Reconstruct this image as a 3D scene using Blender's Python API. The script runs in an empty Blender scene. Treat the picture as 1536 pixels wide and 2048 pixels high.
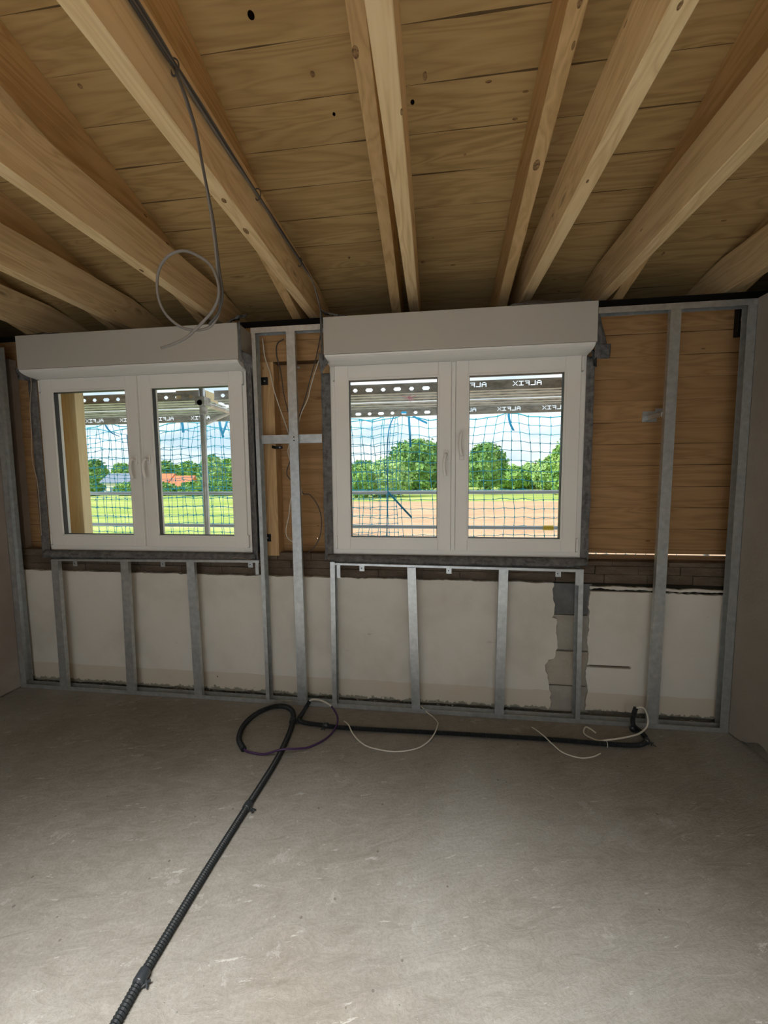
import bpy, bmesh, math, random
from mathutils import Vector, Matrix, Euler, noise
random.seed(7)
SC = bpy.context.scene
COL = SC.collection

# ------------------------------------------------------------------ camera
yaw, pitch, roll, FPX = -.1242, -.0851, -.0086, 785.93
cy_, sy_ = math.cos(yaw), math.sin(yaw); cp_, sp_ = math.cos(pitch), math.sin(pitch)
fw = Vector((sy_*cp_, cy_*cp_, sp_)); rt = Vector((cy_, -sy_, 0)); up = rt.cross(fw)
cr_, sr_ = math.cos(roll), math.sin(roll)
r2 = rt*cr_ + up*sr_; u2 = up*cr_ - rt*sr_
cd = bpy.data.cameras.new('camera'); cam = bpy.data.objects.new('camera', cd); COL.objects.link(cam)
M = Matrix((r2, u2, -fw)).transposed().to_4x4(); M.translation = Vector((0, -2.4076, 1.5)); cam.matrix_world = M
cd.sensor_fit = 'HORIZONTAL'; cd.sensor_width = 36; cd.lens = FPX/1536*36; cd.clip_start = .02; cd.clip_end = 1200
SC.camera = cam

# ------------------------------------------------------------------ world, sun, added fill lights, exposure
SC.view_settings.view_transform = 'Standard'; SC.view_settings.look = 'None'
SC.view_settings.exposure = 0; SC.view_settings.gamma = 1; SC.view_settings.use_curve_mapping = False
SKY, SUN, REAR_FILL, OVERHEAD_FILL = 1.3, 4.2, 160, 208

def nt(mat): return mat.node_tree.nodes, mat.node_tree.links
w = bpy.data.worlds.new('sky'); SC.world = w; w.use_nodes = True
N, Lk = w.node_tree.nodes, w.node_tree.links
bg = N['Background']; bg.inputs[1].default_value = SKY
tc = N.new('ShaderNodeTexCoord'); mp = N.new('ShaderNodeMapping'); mp.inputs['Scale'].default_value = (1.6, 1.6, 7)
nz = N.new('ShaderNodeTexNoise'); nz.inputs['Scale'].default_value = 2.6; nz.inputs['Detail'].default_value = 6
rp = N.new('ShaderNodeValToRGB')
rp.color_ramp.elements[0].position = .36; rp.color_ramp.elements[0].color = (.58, .72, .86, 1)
rp.color_ramp.elements[1].position = .60; rp.color_ramp.elements[1].color = (.93, .96, 1, 1)
e = rp.color_ramp.elements.new(.47); e.color = (.76, .83, .90, 1)
Lk.new(tc.outputs['Generated'], mp.inputs[0]); Lk.new(mp.outputs[0], nz.inputs['Vector']); Lk.new(nz.outputs[0], rp.inputs[0]); Lk.new(rp.outputs[0], bg.inputs[0])
sd = bpy.data.lights.new('sun', 'SUN'); sd.energy = SUN; sd.angle = math.radians(6); sd.color = (1, .95, .86)
sun = bpy.data.objects.new('sun', sd); COL.objects.link(sun)
sun.rotation_euler = Vector((-.75, -.42, .8)).to_track_quat('Z', 'Y').to_euler()
ad = bpy.data.lights.new('fill_light_rear', 'AREA'); ad.shape = 'RECTANGLE'; ad.size = 3.6; ad.size_y = 2.4; ad.energy = REAR_FILL; ad.color = (1, .97, .93)
al = bpy.data.objects.new('fill_light_rear', ad); COL.objects.link(al); al.location = (-.6, -6.2, 4.0)
al.rotation_euler = Vector((0, -1, .8)).to_track_quat('Z', 'Y').to_euler()   # added unseen fill light, slanting down through the invented rear opening

rd = bpy.data.lights.new('fill_light_overhead', 'AREA'); rd.shape = 'RECTANGLE'; rd.size = 2.3; rd.size_y = 1.15; rd.energy = OVERHEAD_FILL; rd.color = (1, .985, .965); rd.spread = math.radians(62)  # unseen overhead area lamp, added to brighten the floor and beam undersides
rl_ = bpy.data.objects.new('fill_light_overhead', rd); COL.objects.link(rl_); rl_.location = (-.45, -3.22, 4.04)
rl_.rotation_euler = Vector((0, -.05, 1)).to_track_quat('Z', 'Y').to_euler()

# ------------------------------------------------------------------ materials
def mat(name, col=(.5, .5, .5), rough=.6, metal=0, spec=.5):
    m = bpy.data.materials.new(name); m.use_nodes = True
    b = m.node_tree.nodes['Principled BSDF']
    b.inputs['Base Color'].default_value = (*col, 1); b.inputs['Roughness'].default_value = rough
    b.inputs['Metallic'].default_value = metal; b.inputs['Specular IOR Level'].default_value = spec
    return m
class G:
    "tiny node-graph helper"
    def __init__(s, m): s.N, s.L = nt(m); s.b = s.N['Principled BSDF']
    def n(s, t, **k):
        x = s.N.new(t)
        for a, v in k.items(): setattr(x, a, v)
        return x
    def l(s, a, b): s.L.new(a, b)
    def val(s, sock, v):
        if hasattr(v, 'links') or isinstance(v, bpy.types.NodeSocket): s.l(v, sock)
        else: sock.default_value = v
    def math(s, op, a, b=0., c=None, clamp=False):
        x = s.n('ShaderNodeMath', operation=op); x.use_clamp = clamp
        s.val(x.inputs[0], a); s.val(x.inputs[1], b)
        if c is not None: s.val(x.inputs[2], c)
        return x.outputs[0]
    def map(s, v, sc): 
        x = s.n('ShaderNodeMapping'); s.l(v, x.inputs[0]); x.inputs['Scale'].default_value = sc; return x.outputs[0]
    def noise(s, v, scale, detail=4, rough=.55, dist=0):
        x = s.n('ShaderNodeTexNoise'); s.l(v, x.inputs['Vector']); x.inputs['Scale'].default_value = scale
        x.inputs['Detail'].default_value = detail; x.inputs['Roughness'].default_value = rough; x.inputs['Distortion'].default_value = dist
        return x.outputs[0]
    def ramp(s, f, stops):
        x = s.n('ShaderNodeValToRGB'); s.l(f, x.inputs[0]); E_ = x.color_ramp.elements
        while len(E_) < len(stops): E_.new(.5)
        for e_, (p, c) in zip(E_, stops):
            e_.position = p; e_.color = (*c, 1) if len(c) == 3 else c
        return x.outputs[0]
    def mix(s, f, a, b, mode='MIX'):
        x = s.n('ShaderNodeMix', data_type='RGBA', blend_type=mode); s.val(x.inputs[0], f)
        for sock, v in ((x.inputs[6], a), (x.inputs[7], b)):
            if isinstance(v, tuple): sock.default_value = (*v, 1)
            else: s.l(v, sock)
        return x.outputs[2]
    def bump(s, h, strength, dist=.01):
        x = s.n('ShaderNodeBump'); x.inputs['Strength'].default_value = strength; x.inputs['Distance'].default_value = dist
        s.l(h, x.inputs['Height']); s.l(x.outputs[0], s.b.inputs['Normal'])
    def objvec(s, rnd=True):
        t = s.n('ShaderNodeTexCoord')
        if not rnd: return t.outputs['Object']
        oi = s.n('ShaderNodeObjectInfo'); m_ = s.math('MULTIPLY', oi.outputs['Random'], 61.)
        a = s.n('ShaderNodeVectorMath', operation='ADD'); c = s.n('ShaderNodeCombineXYZ')
        for i in range(3): s.l(m_, c.inputs[i])
        s.l(t.outputs['Object'], a.inputs[0]); s.l(c.outputs[0], a.inputs[1]); return a.outputs[0]

def wood(name, light, mid, dark, grain, planks=None, rnd=True, knots=1.0, contrast=1.0):
    """grain: axis index along the fibres; planks: (axis, width) for boarded surfaces"""
    m = mat(name, rough=.72, spec=.25); g = G(m); v = g.objvec(rnd)
    tone = None
    if planks:
        ax, wd = planks; sp = g.n('ShaderNodeSeparateXYZ'); g.l(v, sp.inputs[0])
        c = g.math('DIVIDE', sp.outputs[ax], wd); fl_ = g.math('FLOOR', c); fr = g.math('SUBTRACT', c, fl_)
        wn = g.n('ShaderNodeTexWhiteNoise', noise_dimensions='1D'); g.l(fl_, wn.inputs['W']); tone = wn.outputs[0]
        cb = g.n('ShaderNodeCombineXYZ'); off = g.math('MULTIPLY', tone, 23.); g.l(off, cb.inputs[grain]); g.l(off, cb.inputs[2 if ax != 2 and grain != 2 else 0])
        ad_ = g.n('ShaderNodeVectorMath', operation='ADD'); g.l(v, ad_.inputs[0]); g.l(cb.outputs[0], ad_.inputs[1]); v0 = v; v = ad_.outputs[0]
    def sc(a, b):
        s_ = [b, b, b]; s_[grain] = a; return tuple(s_)
    broad = g.noise(g.map(v, sc(.9, 9)), 1.0, 3, .5, .6)
    # knots pull the rings around themselves
    vo = g.n('ShaderNodeTexVoronoi'); g.l(g.map(v, sc(1.15, 3.4)), vo.inputs['Vector']); vo.inputs['Scale'].default_value = 1.35
    kd = vo.outputs['Distance']
    near = g.math('SUBTRACT', 1., g.math('DIVIDE', kd, .34), clamp=True)
    ring_in = g.math('ADD', g.math('MULTIPLY', broad, 7.5), g.math('MULTIPLY', g.math('POWER', near, 2.), 3.0))
    rings = g.math('PINGPONG', g.math('ADD', ring_in, g.math('MULTIPLY', g.noise(g.map(v, sc(2, 26)), 1, 2), .9)), .5)
    rings = g.math('MULTIPLY', rings, 2.)
    fine = g.noise(g.map(v, sc(5, 170)), 1.0, 3, .6)
    f = g.math('ADD', g.math('ADD', g.math('MULTIPLY', rings, .36*contrast), g.math('MULTIPLY', fine, .26)), g.math('MULTIPLY', broad, .40))
    col = g.ramp(f, [(.20, light), (.52, mid), (.86, dark)])
    big = g.noise(v, 1.3, 2)
    col = g.mix(g.math('MULTIPLY', big, .35), col, mid)
    kn = g.math('MULTIPLY', g.math('LESS_THAN', kd, .052), knots)
    kr = g.math('MULTIPLY', g.math('SUBTRACT', 1., g.math('DIVIDE', kd, .085), clamp=True), .9*knots)
    kcol = (dark[0]*.32, dark[1]*.24, dark[2]*.2)
    col = g.mix(kr, col, kcol)
    # small resin streaks and dark nicks
    vs = g.n('ShaderNodeTexVoronoi'); g.l(g.map(v, sc(3.2, 9)), vs.inputs['Vector']); vs.inputs['Scale'].default_value = 1.
    st = g.math('MULTIPLY', g.math('LESS_THAN', vs.outputs['Distance'], .05), .7)
    col = g.mix(st, col, kcol)
    h = f
    if planks:
        col = g.mix(g.math('MULTIPLY', tone, .35), col, g.mix(.5, mid, dark))
        d = g.math('MINIMUM', fr, g.math('SUBTRACT', 1., fr))
        wob = g.noise(v0, 2.2, 2); wth = g.math('MULTIPLY', g.math('POWER', wob, 4.), .11)
        wth = g.math('ADD', wth, .0)
        seam = g.math('LESS_THAN', d, wth)
        col = g.mix(g.math('MULTIPLY', seam, .80), col, (.04, .022, .01))
        h = g.math('SUBTRACT', g.math('MULTIPLY', f, .2), seam)
    g.l(col, g.b.inputs['Base Color']); g.bump(h, .35 if not planks else .5, .004)
    return m

def rough_surface(name, c1, c2, c3, scale=3, bump=.4, dist=.006, spots=None, aniso=(1, 1, 1), rough=.85, fine=60):
    m = mat(name, rough=rough, spec=.2); g = G(m); v = g.map(g.objvec(False), aniso)
    a = g.noise(v, scale, 6, .6); b = g.noise(v, fine, 4, .65)
    col = g.ramp(a, [(.3, c1), (.5, c2), (.72, c3)])
    col = g.mix(g.math('MULTIPLY', g.math('SUBTRACT', b, .35, clamp=True), .5), col, c1)
    if spots: col = g.mix(g.math('GREATER_THAN', g.noise(v, spots[0], 3), spots[1]), col, spots[2])
    g.l(col, g.b.inputs['Base Color']); g.bump(g.math('ADD', g.math('MULTIPLY', a, .5), b), bump, dist)
    return m

m_beam = wood('spruce_beam', (.90, .71, .42), (.81, .60, .33), (.56, .37, .17), 1)
m_rafter = wood('spruce_rafter', (.74, .52, .27), (.62, .42, .20), (.42, .26, .11), 1)
m_ceil = wood('spruce_ceiling_boards', (.60, .425, .20), (.50, .345, .15), (.32, .20, .08), 0, (1, .172), rnd=False, contrast=1.1)
m_clad = wood('spruce_wall_boards', (.50, .31, .15), (.40, .24, .11), (.24, .13, .055), 0, (2, .1305), rnd=False)
m_post = wood('timber_post_wood', (.62, .42, .22), (.52, .34, .17), (.36, .22, .10), 2)
m_postout = wood('pale_outside_wood', (.95, .80, .50), (.92, .74, .44), (.80, .58, .30), 2)
m_galv = mat('galvanised_steel', (.56, .59, .60), .38, .75); g = G(m_galv)
g.l(g.ramp(g.noise(g.objvec(), 30, 4), [(.3, (.46, .49, .50)), (.7, (.62, .65, .66))]), g.b.inputs['Base Color'])
g.l(g.math('ADD', g.math('MULTIPLY', g.noise(g.objvec(), 14, 3), .25), .27), g.b.inputs['Roughness'])
m_black = mat('black_steel', (.015, .016, .017), .45, .4)
m_pvc = mat('white_pvc', (.80, .79, .75), .32, 0, .5)
m_box = mat('shutter_box_pvc', (.47, .455, .41), .5); g = G(m_box); g.bump(g.noise(g.objvec(), 350, 3), .12, .001)
m_gasket = mat('dark_gasket', (.03, .032, .036), .5)
m_anth = mat('anthracite_guide_rail', (.07, .075, .085), .35, .3)
m_tape = mat('grey_fleece_tape', (.19, .19, .185), .9, 0, .1); g = G(m_tape); v = g.objvec()
g.l(g.ramp(g.noise(v, 28, 5, .7), [(.3, (.08, .08, .08)), (.7, (.21, .205, .20))]), g.b.inputs['Base Color']); g.bump(g.noise(v, 60, 3), .5, .002)
m_film = mat('torn_backing_film', (.42, .33, .24), .5)
m_ink = mat('black_ink', (.03, .03, .035), .8)
m_cable = mat('grey_cable_sheath', (.19, .175, .16), .5)
m_cabled = mat('dark_cable_sheath', (.07, .065, .06), .5)
m_white = mat('cream_cable_sheath', (.60, .58, .50), .5)
m_purple = mat('violet_cable_sheath', (.05, .018, .075), .4)
m_conduit = mat('black_corrugated_plastic', (.012, .015, .016), .5, 0, .3)
m_btape = mat('black_insulating_tape', (.022, .026, .03), .35)
m_hole = mat('drilled_hole_dark', (.006, .004, .003), 1, 0, 0)
m_shade = mat('painted_deep_shade', (.018, .016, .014), .95, 0, .05)  # near-black colour stands in for shade in the eaves and beyond the side walls

# plaster with the marks of an old skirting strip near the bottom, scuffs and fine cracks
m_plaster = mat('old_white_plaster', rough=.85, spec=.15); g = G(m_plaster); v = g.objvec(False)
a = g.noise(v, 2.2, 6, .6); b_ = g.noise(v, 45, 4, .6)
col = g.ramp(a, [(.32, (.60, .57, .50)), (.5, (.68, .655, .59)), (.7, (.72, .70, .645))])
sp = g.n('ShaderNodeSeparateXYZ'); g.l(v, sp.inputs[0])
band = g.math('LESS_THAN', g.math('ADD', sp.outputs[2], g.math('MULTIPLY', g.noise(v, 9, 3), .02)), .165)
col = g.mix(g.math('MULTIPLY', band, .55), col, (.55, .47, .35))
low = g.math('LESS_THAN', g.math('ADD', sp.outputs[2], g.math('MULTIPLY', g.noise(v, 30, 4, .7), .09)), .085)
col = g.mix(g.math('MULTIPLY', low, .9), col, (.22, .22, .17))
sm = g.math('GREATER_THAN', g.noise(g.map(v, (1.2, 1, 3.5)), 5.5, 5, .7), .70)
col = g.mix(g.math('MULTIPLY', sm, .4), col, (.40, .30, .24))
vs = g.n('ShaderNodeTexVoronoi'); vs.inputs['Scale'].default_value = 3.1; g.l(g.map(v, (1.3, .2, 1)), vs.inputs['Vector'])
col = g.mix(g.math('MULTIPLY', g.math('LESS_THAN', vs.outputs['Distance'], .022), .8), col, (.14, .11, .09))
g.l(col, g.b.inputs['Base Color']); g.bump(g.math('ADD', a, g.math('MULTIPLY', b_, .5)), .3, .006)

m_wallplaster = rough_surface('side_wall_plaster', (.27, .25, .22), (.31, .285, .25), (.36, .335, .30), 2.2, .35, .006)
m_wallpink = rough_surface('pinkish_gypsum_plaster', (.27, .225, .20), (.31, .27, .24), (.40, .375, .345), 1.6, .35, .006)
m_mas = rough_surface('grey_masonry', (.16, .15, .125), (.24, .225, .19), (.33, .31, .265), 5, .6, .012)
m_band = rough_surface('brown_rubble_masonry', (.115, .085, .06), (.17, .13, .095), (.25, .20, .15), 4, .8, .015, aniso=(1, 1, 3))
m_blk_dark = rough_surface('dark_grey_block', (.13, .13, .13), (.17, .17, .17), (.21, .21, .21), 8, .5, .006)
m_blk_pale = rough_surface('pale_grey_block', (.30, .28, .24), (.38, .36, .31), (.46, .44, .38), 6, .4, .006)
m_blk_beige = rough_surface('beige_block', (.36, .32, .26), (.42, .38, .31), (.50, .46, .39), 6, .5, .008)
m_mortar = rough_surface('grey_mortar_dust', (.16, .16, .14), (.30, .29, .25), (.44, .42, .36), 12, .7, .01)
m_crack = mat('deep_crack_shadow_gap', (.03, .027, .02), 1, 0, 0)

# screed floor: trowel streaks, pale scuffs, dark nicks
m_floor = mat('cement_screed', rough=.9, spec=.15); g = G(m_floor); v = g.objvec(False)
rot = g.n('ShaderNodeMapping'); rot.inputs['Rotation'].default_value = (0, 0, math.radians(-16)); g.l(v, rot.inputs[0]); vr = rot.outputs[0]
big = g.noise(v, .9, 5, .6, .4); st = g.noise(g.map(vr, (3, 8, 1)), 2.2, 8, .78, 1.6); fi = g.noise(v, 90, 5, .7)
col = g.ramp(big, [(.34, (.185, .165, .135)), (.5, (.228, .214, .187)), (.66, (.29, .285, .262))])
col = g.mix(g.math('MULTIPLY', g.ramp(st, [(.35, (0, 0, 0)), (.70, (1, 1, 1))]), .4), col, (.42, .41, .375))
col = g.mix(g.math('MULTIPLY', g.ramp(fi, [(.40, (1, 1, 1)), (.55, (0, 0, 0))]), .22), col, (.13, .115, .09))
sc1 = g.math('GREATER_THAN', g.noise(g.map(vr, (2.6, 11, 1)), 2.6, 6, .75), .635)
col = g.mix(g.math('MULTIPLY', sc1, .5), col, (.50, .49, .46))
sc2 = g.math('GREATER_THAN', g.noise(v, 5.5, 7, .8), .615)
col = g.mix(g.math('MULTIPLY', sc2, .28), col, (.46, .45, .42))
nk = g.n('ShaderNodeTexVoronoi'); nk.inputs['Scale'].default_value = 9; g.l(v, nk.inputs['Vector'])
col = g.mix(g.math('MULTIPLY', g.math('LESS_THAN', nk.outputs['Distance'], .045), .75), col, (.12, .10, .085))
g.l(col, g.b.inputs['Base Color'])
g.bump(g.math('ADD', g.math('ADD', g.math('MULTIPLY', st, 1.3), g.math('MULTIPLY', fi, .6)), big), .6, .008)

# clear glass: fresnel reflection over straight transmission
m_glass = bpy.data.materials.new('window_glass'); m_glass.use_nodes = True
Ng, Lg = nt(m_glass); Ng.clear(); o_ = Ng.new('ShaderNodeOutputMaterial'); mx = Ng.new('ShaderNodeMixShader'); fr = Ng.new('ShaderNodeFresnel'); fr.inputs[0].default_value = 1.13
tr = Ng.new('ShaderNodeBsdfTransparent'); tr.inputs[0].default_value = (.96, .98, .97, 1); gl = Ng.new('ShaderNodeBsdfGlossy'); gl.inputs['Roughness'].default_value = .01
Lg.new(fr.outputs[0], mx.inputs[0]); Lg.new(tr.outputs[0], mx.inputs[1]); Lg.new(gl.outputs[0], mx.inputs[2]); Lg.new(mx.outputs[0], o_.inputs[0])

m_deck = mat('weathered_scaffold_steel', rough=.5, metal=.35); g = G(m_deck); v = g.objvec()
g.l(g.ramp(g.noise(g.map(v, (1, 3, 3)), 9, 6, .7), [(.32, (.36, .35, .33)), (.5, (.68, .67, .66)), (.7, (.90, .91, .92))]), g.b.inputs['Base Color'])
m_tube = mat('scaffold_tube_steel', rough=.4, metal=.5); g = G(m_tube); v = g.objvec()
g.l(g.ramp(g.noise(v, 12, 5), [(.3, (.60, .60, .59)), (.7, (.85, .86, .87))]), g.b.inputs['Base Color'])
m_rail = mat('blue_grey_rail', (.66, .76, .86), .4, .1)
m_net = mat('blue_net_cord', (.07, .58, .80), .7)
m_strap = mat('blue_strap', (.02, .32, .62), .6)
m_pink = mat('pink_marker_spray', (.85, .30, .50), .7)
m_yel = mat('yellow_plastic', (.85, .65, .08), .5)
def ground(name, stops, sc, an=(1, 1, 1)):
    m = mat(name, rough=1, spec=.0); g = G(m); v = g.map(g.objvec(False), an)
    f = g.math('ADD', g.math('MULTIPLY', g.noise(v, sc, 5), .6), g.math('MULTIPLY', g.noise(v, sc*14, 3), .4))
    g.l(g.ramp(f, stops), g.b.inputs['Base Color']); return m
m_grass = ground('meadow_grass', [(.36, (.26, .38, .09)), (.5, (.40, .48, .14)), (.62, (.62, .62, .28))], .035, (1, 5, 1))
m_verge = ground('bright_verge_grass', [(.35, (.16, .34, .07)), (.6, (.28, .46, .11))], .1)
m_soil = ground('dry_brown_soil', [(.36, (.48, .30, .19)), (.62, (.66, .46, .31))], .12, (1, 2, 1))
def leaf(name, a, b_, c):
    m = mat(name, rough=.8, spec=.1); g = G(m)
    g.l(g.ramp(g.noise(g.objvec(), .42, 5, .7), [(.35, a), (.5, b_), (.66, c)]), g.b.inputs['Base Color']); return m
m_leaf1 = leaf('mid_green_leaves', (.13, .27, .07), (.25, .44, .12), (.42, .58, .20))
m_leaf2 = leaf('dark_green_leaves', (.09, .21, .06), (.19, .35, .10), (.32, .48, .17))
m_leaf3 = leaf('pale_green_leaves', (.20, .36, .12), (.36, .54, .20), (.54, .68, .32))
m_bark = mat('tree_bark', (.12, .09, .06), .9)
m_rooftile = mat('orange_roof_tiles', (.72, .22, .10), .8)
m_render = mat('white_house_render', (.80, .77, .72), .9)
m_solar = mat('solar_panel_grey', (.22, .27, .36), .3)

# ------------------------------------------------------------------ mesh helpers
class MB:
    def __init__(s): s.v, s.f = [], []
    def box(s, x0, x1, y0, y1, z0, z1):
        n = len(s.v); s.v += [(x, y, z) for z in (z0, z1) for y in (y0, y1) for x in (x0, x1)]
        s.f += [tuple(n+i for i in q) for q in ((0, 2, 3, 1), (4, 5, 7, 6), (0, 1, 5, 4), (2, 6, 7, 3), (0, 4, 6, 2), (1, 3, 7, 5))]; return s
    def prism(s, poly, y0, y1):
        "polygon in (x, z) extruded from y0 to y1"
        n = len(s.v); k = len(poly); s.v += [(x, y0, z) for x, z in poly] + [(x, y1, z) for x, z in poly]
        s.f += [tuple(range(n, n+k)), tuple(range(n+2*k-1, n+k-1, -1))]
        s.f += [(n+i, n+k+i, n+k+(i+1) % k, n+(i+1) % k) for i in range(k)]; return s
    def prismx(s, poly, x0, x1):
        "polygon in (y, z) extruded along x"
        n = len(s.v); k = len(poly); s.v += [(x0, y, z) for y, z in poly] + [(x1, y, z) for y, z in poly]
        s.f += [tuple(range(n, n+k)), tuple(range(n+2*k-1, n+k-1, -1))]
        s.f += [(n+i, n+k+i, n+k+(i+1) % k, n+(i+1) % k) for i in range(k)]; return s
    def tube(s, pts, r, sides=8, cap=True, rfun=None):
        pts = [Vector(p) for p in pts]; n0 = len(s.v); ref = Vector((0, 0, 1)); prevn = None
        for i, p in enumerate(pts):
            t = (pts[min(i+1, len(pts)-1)] - pts[max(i-1, 0)]).normalized()
            if prevn is None:
                a = ref if abs(t.dot(ref)) < .9 else Vector((1, 0, 0)); nrm = (a - t*a.dot(t)).normalized()
            else:
                nrm = prevn - t*prevn.dot(t); nrm = nrm.normalized() if nrm.length > 1e-6 else prevn
            prevn = nrm; bn = t.cross(nrm); rr = r if rfun is None else rfun(i)
            for k in range(sides):
                an = 2*math.pi*k/sides; s.v.append(tuple(p + nrm*math.cos(an)*rr + bn*math.sin(an)*rr))
        for i in range(len(pts)-1):
            for k in range(sides):
                a = n0+i*sides+k; b_ = n0+i*sides+(k+1) % sides; s.f.append((a, b_, b_+sides, a+sides))
        if cap: s.f.append(tuple(n0+k for k in range(sides-1, -1, -1))); e_ = n0+(len(pts)-1)*sides; s.f.append(tuple(e_+k for k in range(sides)))
        return s
    def ribbon(s, pts, width_vecs, th=.0012):
        "flat strip with thickness; width_vecs = one vector or one per point"
        pts = [Vector(p) for p in pts]; W_ = width_vecs if isinstance(width_vecs, list) else [width_vecs]*len(pts); n0 = len(s.v)
        for i, p in enumerate(pts):
            t = (pts[min(i+1, len(pts)-1)] - pts[max(i-1, 0)]).normalized(); wv = Vector(W_[i]); nn = t.cross(wv).normalized()*th
            s.v += [tuple(p-wv/2-nn), tuple(p+wv/2-nn), tuple(p+wv/2+nn), tuple(p-wv/2+nn)]
        for i in range(len(pts)-1):
            a = n0+i*4
            for k in range(4): s.f.append((a+k, a+(k+1) % 4, a+4+(k+1) % 4, a+4+k))
        s.f += [(n0+3, n0+2, n0+1, n0), tuple(n0+(len(pts)-1)*4+k for k in range(4))]; return s

def obj(name, mb, m, parent=None, label=None, cat=None, group=None, kind=None, smooth=False, bevel=0, recalc=True):
    v = [Vector(p) for p in mb.v]
    lo = Vector((min(p.x for p in v), min(p.y for p in v), min(p.z for p in v))); hi = Vector((max(p.x for p in v), max(p.y for p in v), max(p.z for p in v)))
    org = Vector(((lo.x+hi.x)/2, (lo.y+hi.y)/2, lo.z))
    me = bpy.data.meshes.new(name); me.from_pydata([tuple(p-org) for p in v], [], mb.f)
    if recalc:
        bm = bmesh.new(); bm.from_mesh(me); bmesh.ops.recalc_face_normals(bm, faces=bm.faces); bm.to_mesh(me); bm.free()
    me.materials.append(m)
    if smooth:
        for p in me.polygons: p.use_smooth = True
    o = bpy.data.objects.new(name, me); COL.objects.link(o)
    if parent is not None:
        o.parent = parent; o.location = org - world_loc(parent)
    else: o.location = org
    if bevel:
        b = o.modifiers.new('bevel', 'BEVEL'); b.width = bevel; b.segments = 2; b.limit_method = 'ANGLE'
    if label: o['label'] = label
    if cat: o['category'] = cat
    if group: o['group'] = group
    if kind: o['kind'] = kind
    return o
def world_loc(o):
    l = Vector(o.location)
    while o.parent: o = o.parent; l += Vector(o.location)
    return l
def empty(name, loc, label=None, cat=None, group=None, kind=None):
    o = bpy.data.objects.new(name, None); o.empty_display_size = .1; COL.objects.link(o); o.location = loc
    if label: o['label'] = label
    if cat: o['category'] = cat
    if group: o['group'] = group
    if kind: o['kind'] = kind
    return o
def objw(name, mb, m, **k):
    "like obj() but keeps the origin at the world origin, so boarded materials line up with the room"
    o = obj(name, mb, m, **k); p = world_loc(o.parent) if o.parent else Vector((0, 0, 0))
    o.data.transform(Matrix.Translation(Vector(o.location) + p)); o.location = -p
    return o
def spline(pts, n=8):
    P = [Vector(p) for p in pts]; P = [P[0]*2-P[1]] + P + [P[-1]*2-P[-2]]; out = []
    for i in range(1, len(P)-2):
        for k in range(n):
            t = k/n; a, b_, c, d = P[i-1], P[i], P[i+1], P[i+2]
            out.append(.5*((2*b_)+(c-a)*t+(2*a-5*b_+4*c-d)*t*t+(3*b_-a-3*c+d)*t**3))
    out.append(P[-2]); return out
def resample(pts, step):
    out = [pts[0]]; acc = 0
    for a, b_ in zip(pts, pts[1:]):
        L_ = (b_-a).length; d = step-acc
        while d <= L_: out.append(a.lerp(b_, d/L_)); d += step
        acc = (acc+L_) % step if L_ else acc
        acc = L_-(d-step)
    out.append(pts[-1]); return out
def curve_between(a, b_, amp, f, x, ph=0): return amp*noise.noise(Vector((x*f, ph, 0)))
def lettering(name, items, m, parent):
    "items: (string, location, size, rotation euler); each printed word is a mesh part of its tape"
    for txt, loc, size, rot in items:
        mb = MB()
        c = bpy.data.curves.new('t', 'FONT'); c.body = txt; c.size = size; c.extrude = .0002
        o = bpy.data.objects.new('t', c); COL.objects.link(o)
        me = bpy.data.meshes.new_from_object(o.evaluated_get(bpy.context.evaluated_depsgraph_get()))
        X_ = Matrix.Translation(Vector(loc)) @ Euler(rot).to_matrix().to_4x4(); k = len(mb.v)
        mb.v += [tuple(X_ @ v_.co) for v_ in me.vertices]; mb.f += [tuple(k+q for q in p.vertices) for p in me.polygons]
        bpy.data.objects.remove(o); bpy.data.curves.remove(c); bpy.data.meshes.remove(me)
        obj(name, mb, m, parent)

XL, XR, YB, TOPW = -2.990, 1.716, -4.2, 2.44
CZ, CS = 2.887, .268          # ceiling underside height at y=0 and its slope

# ------------------------------------------------------------------ setting: floor, side walls, ceiling, rear
objw('floor', MB().box(-5.3, 4.3, -4.35, .34, -.2, 0), m_floor, kind='structure')
def roof_slab(mb, ya, yb, x0, x1, t=.05): return mb.prismx([(ya, CZ-CS*ya), (yb, CZ-CS*yb), (yb, CZ-CS*yb+t), (ya, CZ-CS*ya+t)], x0, x1)
mb = MB(); roof_slab(mb, -2.45, .75, -5.4, 4.4); roof_slab(mb, -4.35, -3.65, -5.4, 4.4); roof_slab(mb, -3.65, -2.45, -5.4, -1.6); roof_slab(mb, -3.65, -2.45, .7, 4.4)  # gap behind the camera invented for the overhead fill lamp
objw('ceiling', mb, m_ceil, kind='structure')
def ragged_wall(side):
    # inner skin of a side wall, its foot broken away a little at the floor
    x = XL if side == 'left' else XR; s = -1 if side == 'left' else 1
    mb = MB(); n = 110; ys = [YB + (.064-YB)*i/n for i in range(n+1)]
    for i in range(n):
        a, b_ = ys[i], ys[i+1]
        def foot(y):
            h = .006 + .010*abs(noise.noise(Vector((y*7, 3*s, 0))))
            if side == 'right' and -.42 < y < -.05: h += .075*math.exp(-((y+.22)/.09)**2)
            return h
        mb.prismx([(a, foot(a)), (b_, foot(b_)), (b_, TOPW), (a, TOPW)], min(x, x+s*.03), max(x, x+s*.03))
    m = m_wallpink if side == 'left' else m_wallplaster
    w_ = objw('wall_'+side, mb, m, kind='structure')
    mb2 = MB().box(min(x+s*.031, x+s*.12), max(x+s*.031, x+s*.12), YB, .064, 0, TOPW)
    objw('core', mb2, m_mas, parent=w_)
    return w_
ragged_wall('left'); ragged_wall('right')
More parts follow.
